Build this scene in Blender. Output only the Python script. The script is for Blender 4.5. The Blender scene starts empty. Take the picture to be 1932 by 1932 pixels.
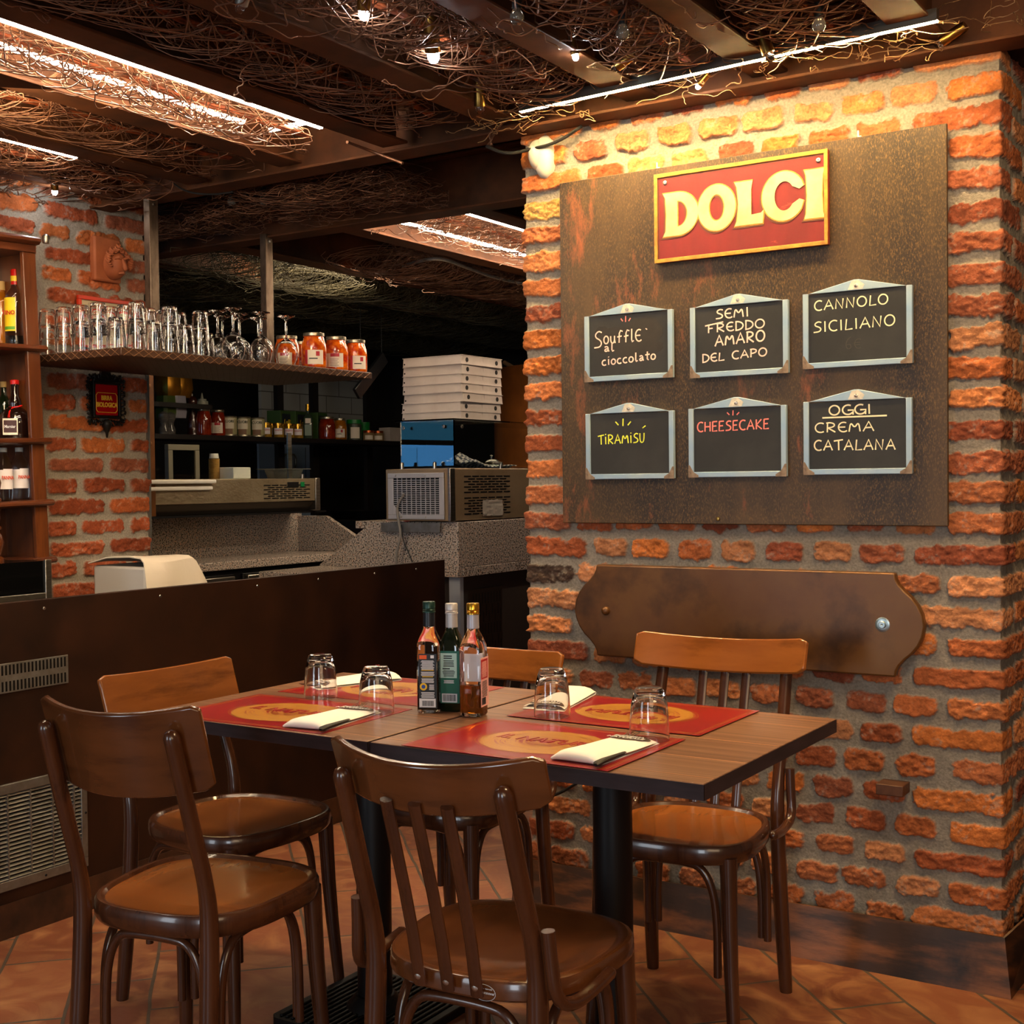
import bpy, math, random
import numpy as np
from mathutils import Vector, Matrix, Euler
PI = math.pi
random.seed(7)
C = bpy.context.scene.collection
SC = bpy.context.scene

# ---------------------------------------------------------------- camera
F_PX, YAW, PITCH, ROLL, EYE = 2434.18, 0.569619, -0.024038, -0.011499, 1.28
fw = Vector((-math.sin(YAW)*math.cos(PITCH), math.cos(YAW)*math.cos(PITCH), math.sin(PITCH)))
rt0 = Vector((math.cos(YAW), math.sin(YAW), 0.0))
up0 = rt0.cross(fw)
RT = rt0*math.cos(ROLL) + up0*math.sin(ROLL)
UP = -rt0*math.sin(ROLL) + up0*math.cos(ROLL)
cam_d = bpy.data.cameras.new('camera')
cam_d.sensor_width = 36.0
cam_d.lens = 36.0*F_PX/1932.0
cam_d.clip_start, cam_d.clip_end = 0.05, 60.0
cam = bpy.data.objects.new('camera', cam_d)
cam.matrix_world = Matrix(((RT.x, UP.x, -fw.x, 0), (RT.y, UP.y, -fw.y, 0), (RT.z, UP.z, -fw.z, EYE), (0, 0, 0, 1)))
C.objects.link(cam)
SC.camera = cam

# ---------------------------------------------------------------- world, daylight, exposure
w = bpy.data.worlds.new('world')
SC.world = w
w.use_nodes = True
w.node_tree.nodes['Background'].inputs['Color'].default_value = (1.0, 0.80, 0.60, 1)
w.node_tree.nodes['Background'].inputs['Strength'].default_value = 0.05
SC.view_settings.view_transform = 'Standard'
SC.view_settings.look = 'None'
SC.view_settings.exposure = 0.72
SC.view_settings.gamma = 1.0
SC.view_settings.use_curve_mapping = False


def area(name, loc, target, sx, sy, power, col):
    l = bpy.data.lights.new(name, 'AREA')
    l.shape, l.size, l.size_y, l.energy, l.color = 'RECTANGLE', sx, sy, power, col
    o = bpy.data.objects.new(name, l)
    o.location = loc
    o.rotation_euler = (Vector(target)-Vector(loc)).to_track_quat('-Z', 'Y').to_euler()
    C.objects.link(o)
    return o


# daylight through the shop front behind the camera
area('daylight_shopfront', (0.55, -2.6, 1.45), (-1.6, 3.0, 1.0), 0.9, 1.7, 34, (0.80, 0.90, 1.0))
area('daylight_doorway', (-3.0, -2.7, 1.35), (-1.6, 3.0, 1.0), 1.0, 1.7, 27, (0.80, 0.90, 1.0))
# unseen warm area lights: added fill, and table_lamps for the lit floor at right
area('dining_fill', (1.7, -0.9, 2.33), (-2.0, 3.0, 0.9), 2.0, 1.6, 32, (1.0, 0.70, 0.42))  # added frontal fill from behind and right of the camera
area('table_lamps', (-0.30, 2.35, 2.33), (-0.75, 2.75, 0.0), 0.5, 0.4, 15, (1.0, 0.68, 0.36))
area('bar_fill', (-3.0, 2.2, 2.32), (-3.8, 3.0, 1.3), 0.25, 0.9, 11, (1.0, 0.72, 0.42))  # added next to the LED strips to brighten bar and pillar
area('kitchen_fill', (-3.9, 5.2, 2.24), (-4.1, 5.0, 1.0), 0.4, 1.6, 11, (1.0, 0.78, 0.52))  # added to lift the kitchen beyond what its LED strips give


# ---------------------------------------------------------------- pixel -> point
def ray(x, y):
    return fw + RT*((x-966)/F_PX) - UP*((y-966)/F_PX)


EYEV = Vector((0, 0, EYE))


def atz(x, y, z):
    d = ray(x, y)
    return EYEV + d*((z-EYE)/d.z)


def aty(x, y, Y):
    d = ray(x, y)
    return EYEV + d*(Y/d.y)


def atx(x, y, X):
    d = ray(x, y)
    return EYEV + d*(X/d.x)


# ---------------------------------------------------------------- colours and materials
def s2l(h):
    h = h.lstrip('#')
    r = []
    for i in (0, 2, 4):
        c = int(h[i:i+2], 16)/255
        r.append(c/12.92 if c <= 0.04045 else ((c+0.055)/1.055)**2.4)
    return tuple(r)+(1.0,)


MATS = {}


def mat(name, col, rough=0.5, metal=0.0, col2=None, scale=6.0, stretch=(1, 1, 1), lo=0.35, hi=0.65, detail=6.0,
        col3=None, scale3=2.0, lo3=0.5, hi3=0.7, stretch3=(1, 1, 1), bump=0.0, bscale=None, bstretch=None, coat=0.0, trans=0.0, ior=1.45,
        emit=None, estr=0.0, spec=0.5, coord='Object', alpha=1.0, rough2=None):
    if name in MATS:
        return MATS[name]
    m = bpy.data.materials.new(name)
    m.use_nodes = True
    nt = m.node_tree
    N, L = nt.nodes, nt.links
    b = N['Principled BSDF']
    I = b.inputs
    c = s2l(col) if isinstance(col, str) else tuple(col)+(1.0,)
    I['Base Color'].default_value = c
    I['Roughness'].default_value = rough
    I['Metallic'].default_value = metal
    I['IOR'].default_value = ior
    I['Transmission Weight'].default_value = trans
    I['Coat Weight'].default_value = coat
    I['Coat Roughness'].default_value = 0.08
    I['Specular IOR Level'].default_value = spec
    I['Alpha'].default_value = alpha
    if emit:
        I['Emission Color'].default_value = s2l(emit) if isinstance(emit, str) else tuple(emit)+(1.0,)
        I['Emission Strength'].default_value = estr
    tc = None

    def noise(sc, st, det):
        nonlocal tc
        if tc is None:
            tc = N.new('ShaderNodeTexCoord')
        mp = N.new('ShaderNodeMapping')
        mp.inputs['Scale'].default_value = st
        L.new(tc.outputs[coord], mp.inputs['Vector'])
        n = N.new('ShaderNodeTexNoise')
        n.inputs['Scale'].default_value = sc
        n.inputs['Detail'].default_value = det
        n.inputs['Roughness'].default_value = 0.6
        L.new(mp.outputs['Vector'], n.inputs['Vector'])
        return n.outputs['Fac']

    def ramp(src, a, b2):
        r = N.new('ShaderNodeMapRange')
        r.inputs['From Min'].default_value = a
        r.inputs['From Max'].default_value = b2
        L.new(src, r.inputs['Value'])
        return r.outputs['Result']

    def mix(f, A, B):
        x = N.new('ShaderNodeMix')
        x.data_type = 'RGBA'
        L.new(f, x.inputs['Factor'])
        for sock, v in ((x.inputs['A'], A), (x.inputs['B'], B)):
            if isinstance(v, tuple):
                sock.default_value = v
            else:
                L.new(v, sock)
        return x.outputs['Result']
    cur = c
    if col2:
        f = ramp(noise(scale, stretch, detail), lo, hi)
        cur = mix(f, cur, s2l(col2))
        if rough2 is not None:
            rr = N.new('ShaderNodeMapRange')
            rr.inputs['To Min'].default_value = rough
            rr.inputs['To Max'].default_value = rough2
            L.new(f, rr.inputs['Value'])
            L.new(rr.outputs['Result'], I['Roughness'])
    if col3:
        cur = mix(ramp(noise(scale3, stretch3, 8.0), lo3, hi3), cur, s2l(col3))
    if not isinstance(cur, tuple):
        L.new(cur, I['Base Color'])
    if bump:
        bn = N.new('ShaderNodeBump')
        bn.inputs['Strength'].default_value = bump
        bn.inputs['Distance'].default_value = 0.004
        L.new(noise(bscale or scale, bstretch or stretch, 6.0), bn.inputs['Height'])
        L.new(bn.outputs['Normal'], I['Normal'])
    MATS[name] = m
    return m


# ---------------------------------------------------------------- mesh helpers
class MB:
    def __init__(s):
        s.v, s.f = [], []

    def add(s, vs, fs, M=None):
        o = len(s.v)
        s.v += [tuple(M @ Vector(p)) for p in vs] if M is not None else [tuple(p) for p in vs]
        s.f += [tuple(i+o for i in q) for q in fs]
        return s

    def box(s, x0, x1, y0, y1, z0, z1, M=None):
        v = [(x0, y0, z0), (x1, y0, z0), (x1, y1, z0), (x0, y1, z0), (x0, y0, z1), (x1, y0, z1), (x1, y1, z1), (x0, y1, z1)]
        return s.add(v, [(3, 2, 1, 0), (4, 5, 6, 7), (0, 1, 5, 4), (1, 2, 6, 5), (2, 3, 7, 6), (3, 0, 4, 7)], M)

    def lathe(s, prof, seg=24, M=None):
        v, f, rings = [], [], []
        for r, z in prof:
            if r < 1e-6:
                rings.append([len(v)])
                v.append((0, 0, z))
            else:
                rings.append(list(range(len(v), len(v)+seg)))
                v += [(r*math.cos(2*PI*k/seg), r*math.sin(2*PI*k/seg), z) for k in range(seg)]
        for a, b in zip(rings, rings[1:]):
            for k in range(seg):
                k2 = (k+1) % seg
                if len(a) == 1 and len(b) == 1:
                    continue
                if len(a) == 1:
                    f.append((a[0], b[k2], b[k]))
                elif len(b) == 1:
                    f.append((a[k], a[k2], b[0]))
                else:
                    f.append((a[k], a[k2], b[k2], b[k]))
        return s.add(v, f, M)

    def cyl(s, x, y, z0, z1, r, seg=20, r2=None):
        r2 = r if r2 is None else r2
        return s.lathe([(0, z0), (r, z0), (r2, z1), (0, z1)], seg, Matrix.Translation((x, y, 0)))

    def rod(s, a, b, r, seg=12, r2=None):
        return s.tube([a, b], [r, r if r2 is None else r2], seg)

    def tube(s, path, rad, seg=10, caps=True, flat=None, dome=False):
        P = [Vector(p) for p in path]
        n = len(P)
        R = list(rad) if hasattr(rad, '__len__') else [rad]*n
        T = []
        for i in range(n):
            d = P[min(i+1, n-1)]-P[max(i-1, 0)]
            T.append(d.normalized() if d.length > 1e-9 else Vector((0, 0, 1)))
        if dome:
            e = P[-1]
            t, r = T[-1], R[-1]
            for a in (0.5, 0.85):
                P.append(e+t*r*math.sin(a*PI/2))
                R.append(r*math.cos(a*PI/2))
                T.append(t)
        ref = Vector((0, 0, 1)) if abs(T[0].z) < 0.9 else Vector((0, 1, 0))
        N = (ref - T[0]*ref.dot(T[0])).normalized()
        v, f = [], []
        for i in range(len(P)):
            N = (N - T[i]*N.dot(T[i])).normalized()
            B = T[i].cross(N)
            for k in range(seg):
                a = 2*PI*k/seg
                o = N*(math.cos(a)*R[i]) + B*(math.sin(a)*R[i])
                if flat is not None:
                    fd, fs = flat
                    fd = Vector(fd)
                    o -= fd*(o.dot(fd)*(1-fs))
                v.append(P[i]+o)
        for i in range(len(P)-1):
            for k in range(seg):
                k2 = (k+1) % seg
                f.append((i*seg+k, i*seg+k2, (i+1)*seg+k2, (i+1)*seg+k))
        if caps:
            f.append(tuple(range(seg))[::-1])
            f.append(tuple(range((len(P)-1)*seg, len(P)*seg)))
        return s.add(v, f)

    def prism(s, poly, z0, z1, M=None):
        n = len(poly)
        v = [(x, y, z0) for x, y in poly]+[(x, y, z1) for x, y in poly]
        f = [tuple(range(n))[::-1], tuple(range(n, 2*n))]+[(i, (i+1) % n, n+(i+1) % n, n+i) for i in range(n)]
        return s.add(v, f, M)

    def sheet(s, rows, thick=0.0):
        """grid of points rows[i][j]; thick > 0 closes it into a plate along -normal"""
        n, m = len(rows), len(rows[0])
        R = [[Vector(p) for p in r] for r in rows]
        v = [p for r in R for p in r]
        f = [(i*m+j, i*m+j+1, (i+1)*m+j+1, (i+1)*m+j) for i in range(n-1) for j in range(m-1)]
        if thick:
            o = n*m
            for i in range(n):
                for j in range(m):
                    a = R[i][min(j+1, m-1)]-R[i][max(j-1, 0)]
                    b = R[min(i+1, n-1)][j]-R[max(i-1, 0)][j]
                    v.append(R[i][j]-a.cross(b).normalized()*thick)
            f += [tuple(o+k for k in q[::-1]) for q in f]
            ring = [j for j in range(m)]+[i*m+m-1 for i in range(1, n)]+[(n-1)*m+j for j in range(m-2, -1, -1)]+[i*m for i in range(n-2, 0, -1)]
            f += [(ring[(k+1) % len(ring)], ring[k], o+ring[k], o+ring[(k+1) % len(ring)]) for k in range(len(ring))]
        return s.add(v, f)

    def mesh(s, name, sharp=0.7):
        me = bpy.data.meshes.new(name)
        me.from_pydata(s.v, [], s.f)
        me.validate()
        me.polygons.foreach_set('use_smooth', [True]*len(me.polygons))
        me.set_sharp_from_angle(angle=sharp)
        return me


def part(name, mb, m, parent=None, bev=0.0, sub=0, loc=None, rot=None, sharp=0.7, label=None):
    me = mb.mesh(name, sharp) if isinstance(mb, MB) else mb
    if not me.materials:
        me.materials.append(m)
    o = bpy.data.objects.new(name, me)
    C.objects.link(o)
    if parent is not None:
        o.parent = parent
    if loc is not None:
        o.location = loc
    if rot is not None:
        o.rotation_euler = rot
    if bev:
        b = o.modifiers.new('edge', 'BEVEL')
        b.width, b.segments, b.limit_method, b.angle_limit = bev, 2, 'ANGLE', 0.6
    if sub:
        q = o.modifiers.new('smooth', 'SUBSURF')
        q.levels = q.render_levels = sub
    if label:
        o['label'] = label
    return o


def tag(o, label, cat, group=None, kind=None):
    o['label'], o['category'] = label, cat
    if group:
        o['group'] = group
    if kind:
        o['kind'] = kind
    return o


def thing(name, label, cat, loc=(0, 0, 0), rz=0.0, group=None, rot=None):
    o = bpy.data.objects.new(name, None)
    o.empty_display_size = 0.05
    C.objects.link(o)
    o.location = loc
    o.rotation_euler = rot or (0, 0, rz)
    return tag(o, label, cat, group)


def solo(name, mb, m, label, cat, loc=(0, 0, 0), rz=0.0, group=None, **k):
    o = part(name, mb, m, None, loc=loc, rot=(0, 0, rz), **k)
    return tag(o, label, cat, group)


def struct(name, mb, m, label=None, **k):
    o = part(name, mb, m, None, **k)
    o['kind'] = 'structure'
    if label:
        o['label'] = label
    return o


def dup(root, loc, rz=0.0, label=None, group=None):
    r = root.copy()
    C.objects.link(r)
    r.location = loc
    r.rotation_euler = (0, 0, rz)
    if label:
        r['label'] = label
    if group:
        r['group'] = group
    for ch in list(root.children):
        c = ch.copy()
        C.objects.link(c)
        c.parent = r
        for g in list(ch.children):
            d = g.copy()
            C.objects.link(d)
            d.parent = c
    return r


def to_mesh(name, cu):
    t = bpy.data.objects.new(name+'_curve', cu)
    C.objects.link(t)
    dg = bpy.context.evaluated_depsgraph_get()
    me = bpy.data.meshes.new_from_object(t.evaluated_get(dg))
    me.name = name
    bpy.data.objects.remove(t)
    bpy.data.curves.remove(cu)
    o = bpy.data.objects.new(name, me)
    C.objects.link(o)
    return o


def text(name, body, size, m, parent, loc, rot, align='CENTER', off=0.0, sx=1.0, ext=0.0004, shear=0.0):
    cu = bpy.data.curves.new(name, 'FONT')
    cu.body, cu.size, cu.align_x, cu.align_y = body, size, align, 'CENTER'
    cu.offset, cu.extrude, cu.shear = off, ext, shear
    cu.resolution_u = 3
    cu.materials.append(m)
    o = to_mesh(name, cu)
    o.parent = parent
    o.location, o.rotation_euler, o.scale = loc, rot, (sx, 1, 1)
    return o


def chaikin(p, n=2):
    for _ in range(n):
        q = [p[0]]
        for a, b in zip(p, p[1:]):
            q.append(tuple(i*.75+j*.25 for i, j in zip(a, b)))
            q.append(tuple(i*.25+j*.75 for i, j in zip(a, b)))
        q.append(p[-1])
        p = q
    return p


def wires(name, splines, r, m, parent=None, res=0):
    cu = bpy.data.curves.new(name, 'CURVE')
    cu.dimensions = '3D'
    cu.bevel_depth, cu.bevel_resolution = r, res
    for pts in splines:
        sp = cu.splines.new('POLY')
        sp.points.add(len(pts)-1)
        sp.points.foreach_set('co', [c for p in pts for c in (p[0], p[1], p[2], 1.0)])
    cu.materials.append(m)
    o = to_mesh(name, cu)
    if parent is not None:
        o.parent = parent
    return o


# ---------------------------------------------------------------- numpy noise for the masonry
class VN:
    def __init__(s, seed):
        s.g = np.random.RandomState(seed).rand(64, 64)

    def n(s, x, y):
        xi, yi = np.floor(x).astype(int), np.floor(y).astype(int)
        fx, fy = x-xi, y-yi
        fx, fy = fx*fx*(3-2*fx), fy*fy*(3-2*fy)
        g = s.g
        a, b = g[xi % 64, yi % 64], g[(xi+1) % 64, yi % 64]
        c, d = g[xi % 64, (yi+1) % 64], g[(xi+1) % 64, (yi+1) % 64]
        return (a*(1-fx)+b*fx)*(1-fy)+(c*(1-fx)+d*fx)*fy

    def fbm(s, x, y, o=4):
        t, a, k = 0, 0.5, 0
        for i in range(o):
            t = t+a*s.n(x*2**i+17.3*i, y*2**i+5.1*i)
            k += a
            a *= 0.5
        return t/k


def masonry(name, u0, u1, v0, v1, step, rows, mapping, seed, palette, mortar, m, relief=0.010):
    """a brick wall as one relief mesh: rows = [(zc, h, [(ua, ub, colour or None)])]; mapping(U) -> X, Y, nx, ny arrays"""
    rs = np.random.RandomState(seed)
    nu, nv = int((u1-u0)/step)+1, int((v1-v0)/step)+1
    u, v = np.linspace(u0, u1, nu), np.linspace(v0, v1, nv)
    U, V = np.meshgrid(u, v, indexing='ij')
    A, B, D, E = VN(seed), VN(seed+1), VN(seed+2), VN(seed+3)
    H = (A.fbm(U*40, V*40)-0.5)*0.005+(B.fbm(U*9, V*9, 3)-0.5)*0.006
    base = np.array(mortar)
    col = base[None, None, :]*(0.85+0.3*A.fbm(U*22, V*22)[..., None])
    edge = (B.fbm(U*30, V*30, 4)-0.5)*0.028+(D.fbm(U*110, V*110, 3)-0.5)*0.014
    for zc, hh, br in rows:
        for ua, ub, c0 in br:
            du, dv = rs.uniform(-.004, .004, 2), rs.uniform(-.003, .003, 2)
            a, b = ua+du[0], ub+du[1]
            lo, hi = zc-hh/2+dv[0], zc+hh/2+dv[1]
            i0, i1 = np.searchsorted(u, a-.015), np.searchsorted(u, b+.015)
            j0, j1 = np.searchsorted(v, lo-.015), np.searchsorted(v, hi+.015)
            if i1-i0 < 2 or j1-j0 < 2:
                continue
            uu, vv, ed = U[i0:i1, j0:j1], V[i0:i1, j0:j1], edge[i0:i1, j0:j1]
            sk = rs.uniform(-.02, .02)
            vs = vv-(uu-(a+b)/2)*sk
            x = np.minimum(uu-a, b-uu)
            y = np.minimum(vs-lo, hi-vs)
            d = np.minimum(x, y)
            near = np.minimum(np.abs(x), np.abs(y))
            d = d-np.clip(.016-np.maximum(x, y), 0, .016)*.45+ed*rs.uniform(.45, 1.0)
            t = np.clip(d/.0038, 0, 1)
            t = t*t*(3-2*t)
            h = relief*rs.uniform(.6, 1.3)+(D.fbm(uu*70+seed, vv*100, 5)-.5)*.013*rs.uniform(.5, 1.5)+(E.fbm(uu*16, vv*16)-.5)*.010
            h = h+(uu-(a+b)/2)*rs.uniform(-.03, .03)+(vv-zc)*rs.uniform(-.05, .05)
            H[i0:i1, j0:j1] = H[i0:i1, j0:j1]*(1-t)+h*t
            c = np.array(c0 if c0 is not None else palette[rs.randint(len(palette))])*rs.uniform(.82, 1.15)
            n1 = E.fbm(uu*30, vv*30)
            n2 = D.fbm(uu*150, vv*150, 3)
            cc = c[None, None, :]*(.55+.9*n1[..., None])
            pale = np.clip((n2*.5+n1*.5-.60)*8, 0, 1)[..., None]*.55
            cc = cc*(1-pale)+base[None, None, :]*1.15*pale
            col[i0:i1, j0:j1] = col[i0:i1, j0:j1]*(1-t[..., None])+cc*t[..., None]
    X, Y, nx, ny = mapping(U)
    co = np.stack([X+nx*H, Y+ny*H, V], -1).reshape(-1, 3)
    idx = np.arange(nu*nv).reshape(nu, nv)
    q = np.stack([idx[:-1, :-1], idx[1:, :-1], idx[1:, 1:], idx[:-1, 1:]], -1).reshape(-1, 4)
    me = bpy.data.meshes.new(name)
    me.vertices.add(nu*nv)
    me.vertices.foreach_set('co', co.ravel())
    me.loops.add(q.size)
    me.loops.foreach_set('vertex_index', q.ravel())
    me.polygons.add(len(q))
    me.polygons.foreach_set('loop_start', np.arange(len(q))*4)
    me.update(calc_edges=True)
    me.polygons.foreach_set('use_smooth', [True]*len(q))
    ca = me.color_attributes.new('tone', 'FLOAT_COLOR', 'POINT')
    ca.data.foreach_set('color', np.concatenate([np.clip(col, 0, 1), np.ones((nu, nv, 1))], -1).reshape(-1))
    me.materials.append(m)
    return me


def masonry_material():
    m = bpy.data.materials.new('old_brick')
    m.use_nodes = True
    N, L = m.node_tree.nodes, m.node_tree.links
    b = N['Principled BSDF']
    b.inputs['Roughness'].default_value = 0.85
    b.inputs['Specular IOR Level'].default_value = 0.25
    a = N.new('ShaderNodeAttribute')
    a.attribute_name = 'tone'
    tc = N.new('ShaderNodeTexCoord')
    n = N.new('ShaderNodeTexNoise')
    n.inputs['Scale'].default_value = 160
    n.inputs['Detail'].default_value = 5
    L.new(tc.outputs['Object'], n.inputs['Vector'])
    r = N.new('ShaderNodeMapRange')
    r.inputs['From Min'].default_value, r.inputs['From Max'].default_value = .3, .7
    r.inputs['To Min'].default_value, r.inputs['To Max'].default_value = .78, 1.2
    L.new(n.outputs['Fac'], r.inputs['Value'])
    x = N.new('ShaderNodeVectorMath')
    x.operation = 'SCALE'
    L.new(a.outputs['Color'], x.inputs[0])
    L.new(r.outputs['Result'], x.inputs['Scale'])
    L.new(x.outputs['Vector'], b.inputs['Base Color'])
    bp = N.new('ShaderNodeBump')
    bp.inputs['Strength'].default_value = 0.8
    bp.inputs['Distance'].default_value = 0.003
    L.new(n.outputs['Fac'], bp.inputs['Height'])
    L.new(bp.outputs['Normal'], b.inputs['Normal'])
    return m

#@@STRUCT
# ================================================================ MATERIALS
BRICK = masonry_material()
M_RUST = mat('rusted_steel', '#33211a', .55, .35, '#5d3b25', 7, (1, 1, 1), .35, .75, col3='#1d1512', scale3=3, bump=.15, bscale=60)
M_BEAM = mat('beam_steel', '#3a2213', .68, .0, '#63391d', 5, (1, 1, 1), .35, .75, spec=.25, bump=.1, bscale=50)
M_DARK = mat('dark_soffit', '#2b1e16', .8, 0, '#1a1310', 3)
M_BLACK = mat('black_metal', '#0b0b0c', .42, .3)
M_STEEL = mat('stainless_steel', '#a9a297', .28, 1.0, '#8d867b', 14, (1, 1, 8), rough2=.4)
M_STEEL_D = mat('dull_steel', '#8c8b88', .45, .8, '#77736c', 20)
M_SCREW = mat('screw_metal', '#b9b4aa', .3, 1.0)
M_PANEL = mat('bar_panel', '#24130c', .42, .25, '#3a2013', 5, (1, 1, 1), .3, .8, col3='#160c09', scale3=2.2, bump=.05, bscale=40)
M_GLASS = mat('clear_glass', (1, 1, 1), .0, trans=1.0, ior=1.47)
M_PANE = mat('pane_glass', (.93, .98, .96), .0, trans=1.0, ior=1.2)
M_WHITE = mat('white_plastic', '#d2cec4', .35)
M_PAPER = mat('white_paper', '#e9e4da', .85)
M_RUBBER = mat('black_rubber', '#0d0d0d', .6)
M_GRANITE = mat('granite', '#a99d92', .22, 0, '#2c2926', 150, (1, 1, 1), .47, .60, 2, col3='#bd9a84', scale3=110, lo3=.56, hi3=.62)
M_WIRE = mat('copper_brown_wire', '#8a6046', .40, .55, '#54382a', 9)
M_WIREO = mat('olive_wire', '#6a6349', .5, .3, '#3e3a2c', 9)
M_CORE = mat('rust_core', '#a3532c', .6, .2, '#5c2c18', 30)
M_BRASS = mat('brass', '#a98444', .3, 1.0, '#6d5227', 12)
LED_W = mat('led_warm', '#ffffff', .5, emit=(1.0, .68, .29), estr=390)
LED_N = mat('led_neutral', '#ffffff', .5, emit=(1.0, .80, .56), estr=85)
LED_K = mat('led_kitchen', '#ffffff', .5, emit=(1.0, .80, .58), estr=55)
SPOT = mat('spot_bulb', '#ffffff', .5, emit=(.92, .95, 1.0), estr=130)
M_CHAN = mat('led_channel', '#6d675e', .4, .9)


def hx(h):
    return s2l(h)[:3]


PAL = [hx(h) for h in ('#ab6438', '#a0582f', '#8c4828', '#b26f42', '#7d4029', '#a9704a', '#96512c', '#86492f', '#b0642f', '#9c5a36')]
MORTAR = hx('#7f776b')

# ================================================================ SETTING
# floor: terracotta laid on the diagonal
fm = bpy.data.materials.new('terracotta_tiles')
fm.use_nodes = True
N, L = fm.node_tree.nodes, fm.node_tree.links
pb = N['Principled BSDF']
tc = N.new('ShaderNodeTexCoord')
mp = N.new('ShaderNodeMapping')
mp.inputs['Rotation'].default_value = (0, 0, PI/4)
mp.inputs['Location'].default_value = (0.03, 0.0, 0)
L.new(tc.outputs['Object'], mp.inputs['Vector'])
bt = N.new('ShaderNodeTexBrick')
bt.offset, bt.squash = .5, 1.0
bt.inputs['Scale'].default_value = 1.0
bt.inputs['Brick Width'].default_value = .40
bt.inputs['Row Height'].default_value = .20
bt.inputs['Mortar Size'].default_value = .0048
bt.inputs['Mortar Smooth'].default_value = .3
bt.inputs['Color1'].default_value = s2l('#8a5032')
bt.inputs['Color2'].default_value = s2l('#653623')
bt.inputs['Mortar'].default_value = s2l('#4f4438')
nz0 = N.new('ShaderNodeTexNoise')
nz0.inputs['Scale'].default_value = 5
L.new(tc.outputs['Object'], nz0.inputs['Vector'])
vm = N.new('ShaderNodeVectorMath')
vm.operation = 'SCALE'
vm.inputs['Scale'].default_value = .02
L.new(nz0.outputs['Color'], vm.inputs[0])
va = N.new('ShaderNodeVectorMath')
L.new(mp.outputs['Vector'], va.inputs[0])
L.new(vm.outputs['Vector'], va.inputs[1])
L.new(va.outputs['Vector'], bt.inputs['Vector'])
nz = N.new('ShaderNodeTexNoise')
nz.inputs['Scale'].default_value = 6.0
nz.inputs['Detail'].default_value = 9
nz.inputs['Distortion'].default_value = 2.6
L.new(tc.outputs['Object'], nz.inputs['Vector'])
rp = N.new('ShaderNodeMapRange')
rp.inputs['From Min'].default_value, rp.inputs['From Max'].default_value = .44, .76
L.new(nz.outputs['Fac'], rp.inputs['Value'])
mx = N.new('ShaderNodeMix')
mx.data_type = 'RGBA'
L.new(rp.outputs['Result'], mx.inputs['Factor'])
L.new(bt.outputs['Color'], mx.inputs['A'])
mx.inputs['B'].default_value = s2l('#a06f47')
mx2 = N.new('ShaderNodeMix')
mx2.data_type = 'RGBA'
L.new(bt.outputs['Fac'], mx2.inputs['Factor'])
L.new(mx.outputs['Result'], mx2.inputs['A'])
mx2.inputs['B'].default_value = s2l('#4b4036')
L.new(mx2.outputs['Result'], pb.inputs['Base Color'])
rr = N.new('ShaderNodeMapRange')
rr.inputs['To Min'].default_value, rr.inputs['To Max'].default_value = .38, .62
L.new(nz.outputs['Fac'], rr.inputs['Value'])
L.new(rr.outputs['Result'], pb.inputs['Roughness'])
bp = N.new('ShaderNodeBump')
bp.inputs['Strength'].default_value, bp.inputs['Distance'].default_value = .5, .004
sb = N.new('ShaderNodeMath')
sb.operation = 'SUBTRACT'
L.new(nz.outputs['Fac'], sb.inputs[0])
L.new(bt.outputs['Fac'], sb.inputs[1])
L.new(sb.outputs[0], bp.inputs['Height'])
L.new(bp.outputs['Normal'], pb.inputs['Normal'])
struct('floor', MB().box(-7.2, 1.9, -3.2, 8.6, -.1, 0), fm, 'worn terracotta tiles laid on the diagonal')

# brick pier with the dessert board
WX0, WX1, WY, WTOP = -2.09, -0.708, 3.36, 2.345
LW = WX1-WX0
rows = []
for k in range(-13, 17):
    zc = 1.080+.0784*k
    br = []
    c0 = None
    if k % 2 == 0:
        br.append((LW-.215, LW+.115, None))
        br += [(LW+.14, LW+.36, None)]
        x = LW-.215-.024
    else:
        br.append((LW-.128, LW+.235, None))
        br += [(LW+.26, LW+.40, None)]
        x = LW-.128-.024
    while x > .22:
        wd = random.uniform(.104, .118)
        br.append((x-wd, x, None))
        x -= .1345
    br.append((-.13 if k % 2 else -.22, x, None))
    if k == -1:
        br[-1] = (-.13, x, hx('#3a2b23'))
    if k == 13:
        br[-1] = (-.13, x, hx('#a98247'))
    if k == -2:
        q = br[-2]
    rows.append((zc, .054 if k < -9 else .055, br))


def map_pier(U):
    cl = np.clip(U, 0, LW)
    X = WX0+cl
    Y = WY+np.maximum(-U, 0)+np.maximum(U-LW, 0)
    e = .012
    a = np.clip((-U+e)/(2*e), 0, 1)*PI/2
    b = np.clip((U-LW+e)/(2*e), 0, 1)*PI/2
    nx = np.sin(b)-np.sin(a)
    ny = -np.cos(a)*np.cos(b)
    return X, Y, nx, ny


pm = masonry('wall_right', -.2, LW+.42, 0.0, WTOP, .0032, rows, map_pier, 11, PAL, MORTAR, BRICK)
struct('wall_right', pm, BRICK, 'brick pier wall behind the dessert board')
struct('wall_right_core', MB().box(WX0+.03, WX1-.03, WY+.19, WY+.9, 0, WTOP), M_DARK)

# brick wall left of the kitchen opening
rows = []
LY0, LY1, LX = 2.2, 3.552, -4.0
for k in range(-13, 18):
    zc = 1.045+.0784*k
    L1 = LY1-LY0
    br = []
    if k % 2 == 0:
        br += [(L1-.195, L1+.1, None), (L1-.47, L1-.225, None)]
        x = L1-.50
    else:
        br += [(L1-.095, L1+.2, None), (L1-.325, L1-.12, None), (L1-.485, L1-.35, None)]
        x = L1-.51
    while x > -.3:
        br.append((x-.24, x, None))
        x -= .265
    rows.append((zc, .056, br))


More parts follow.
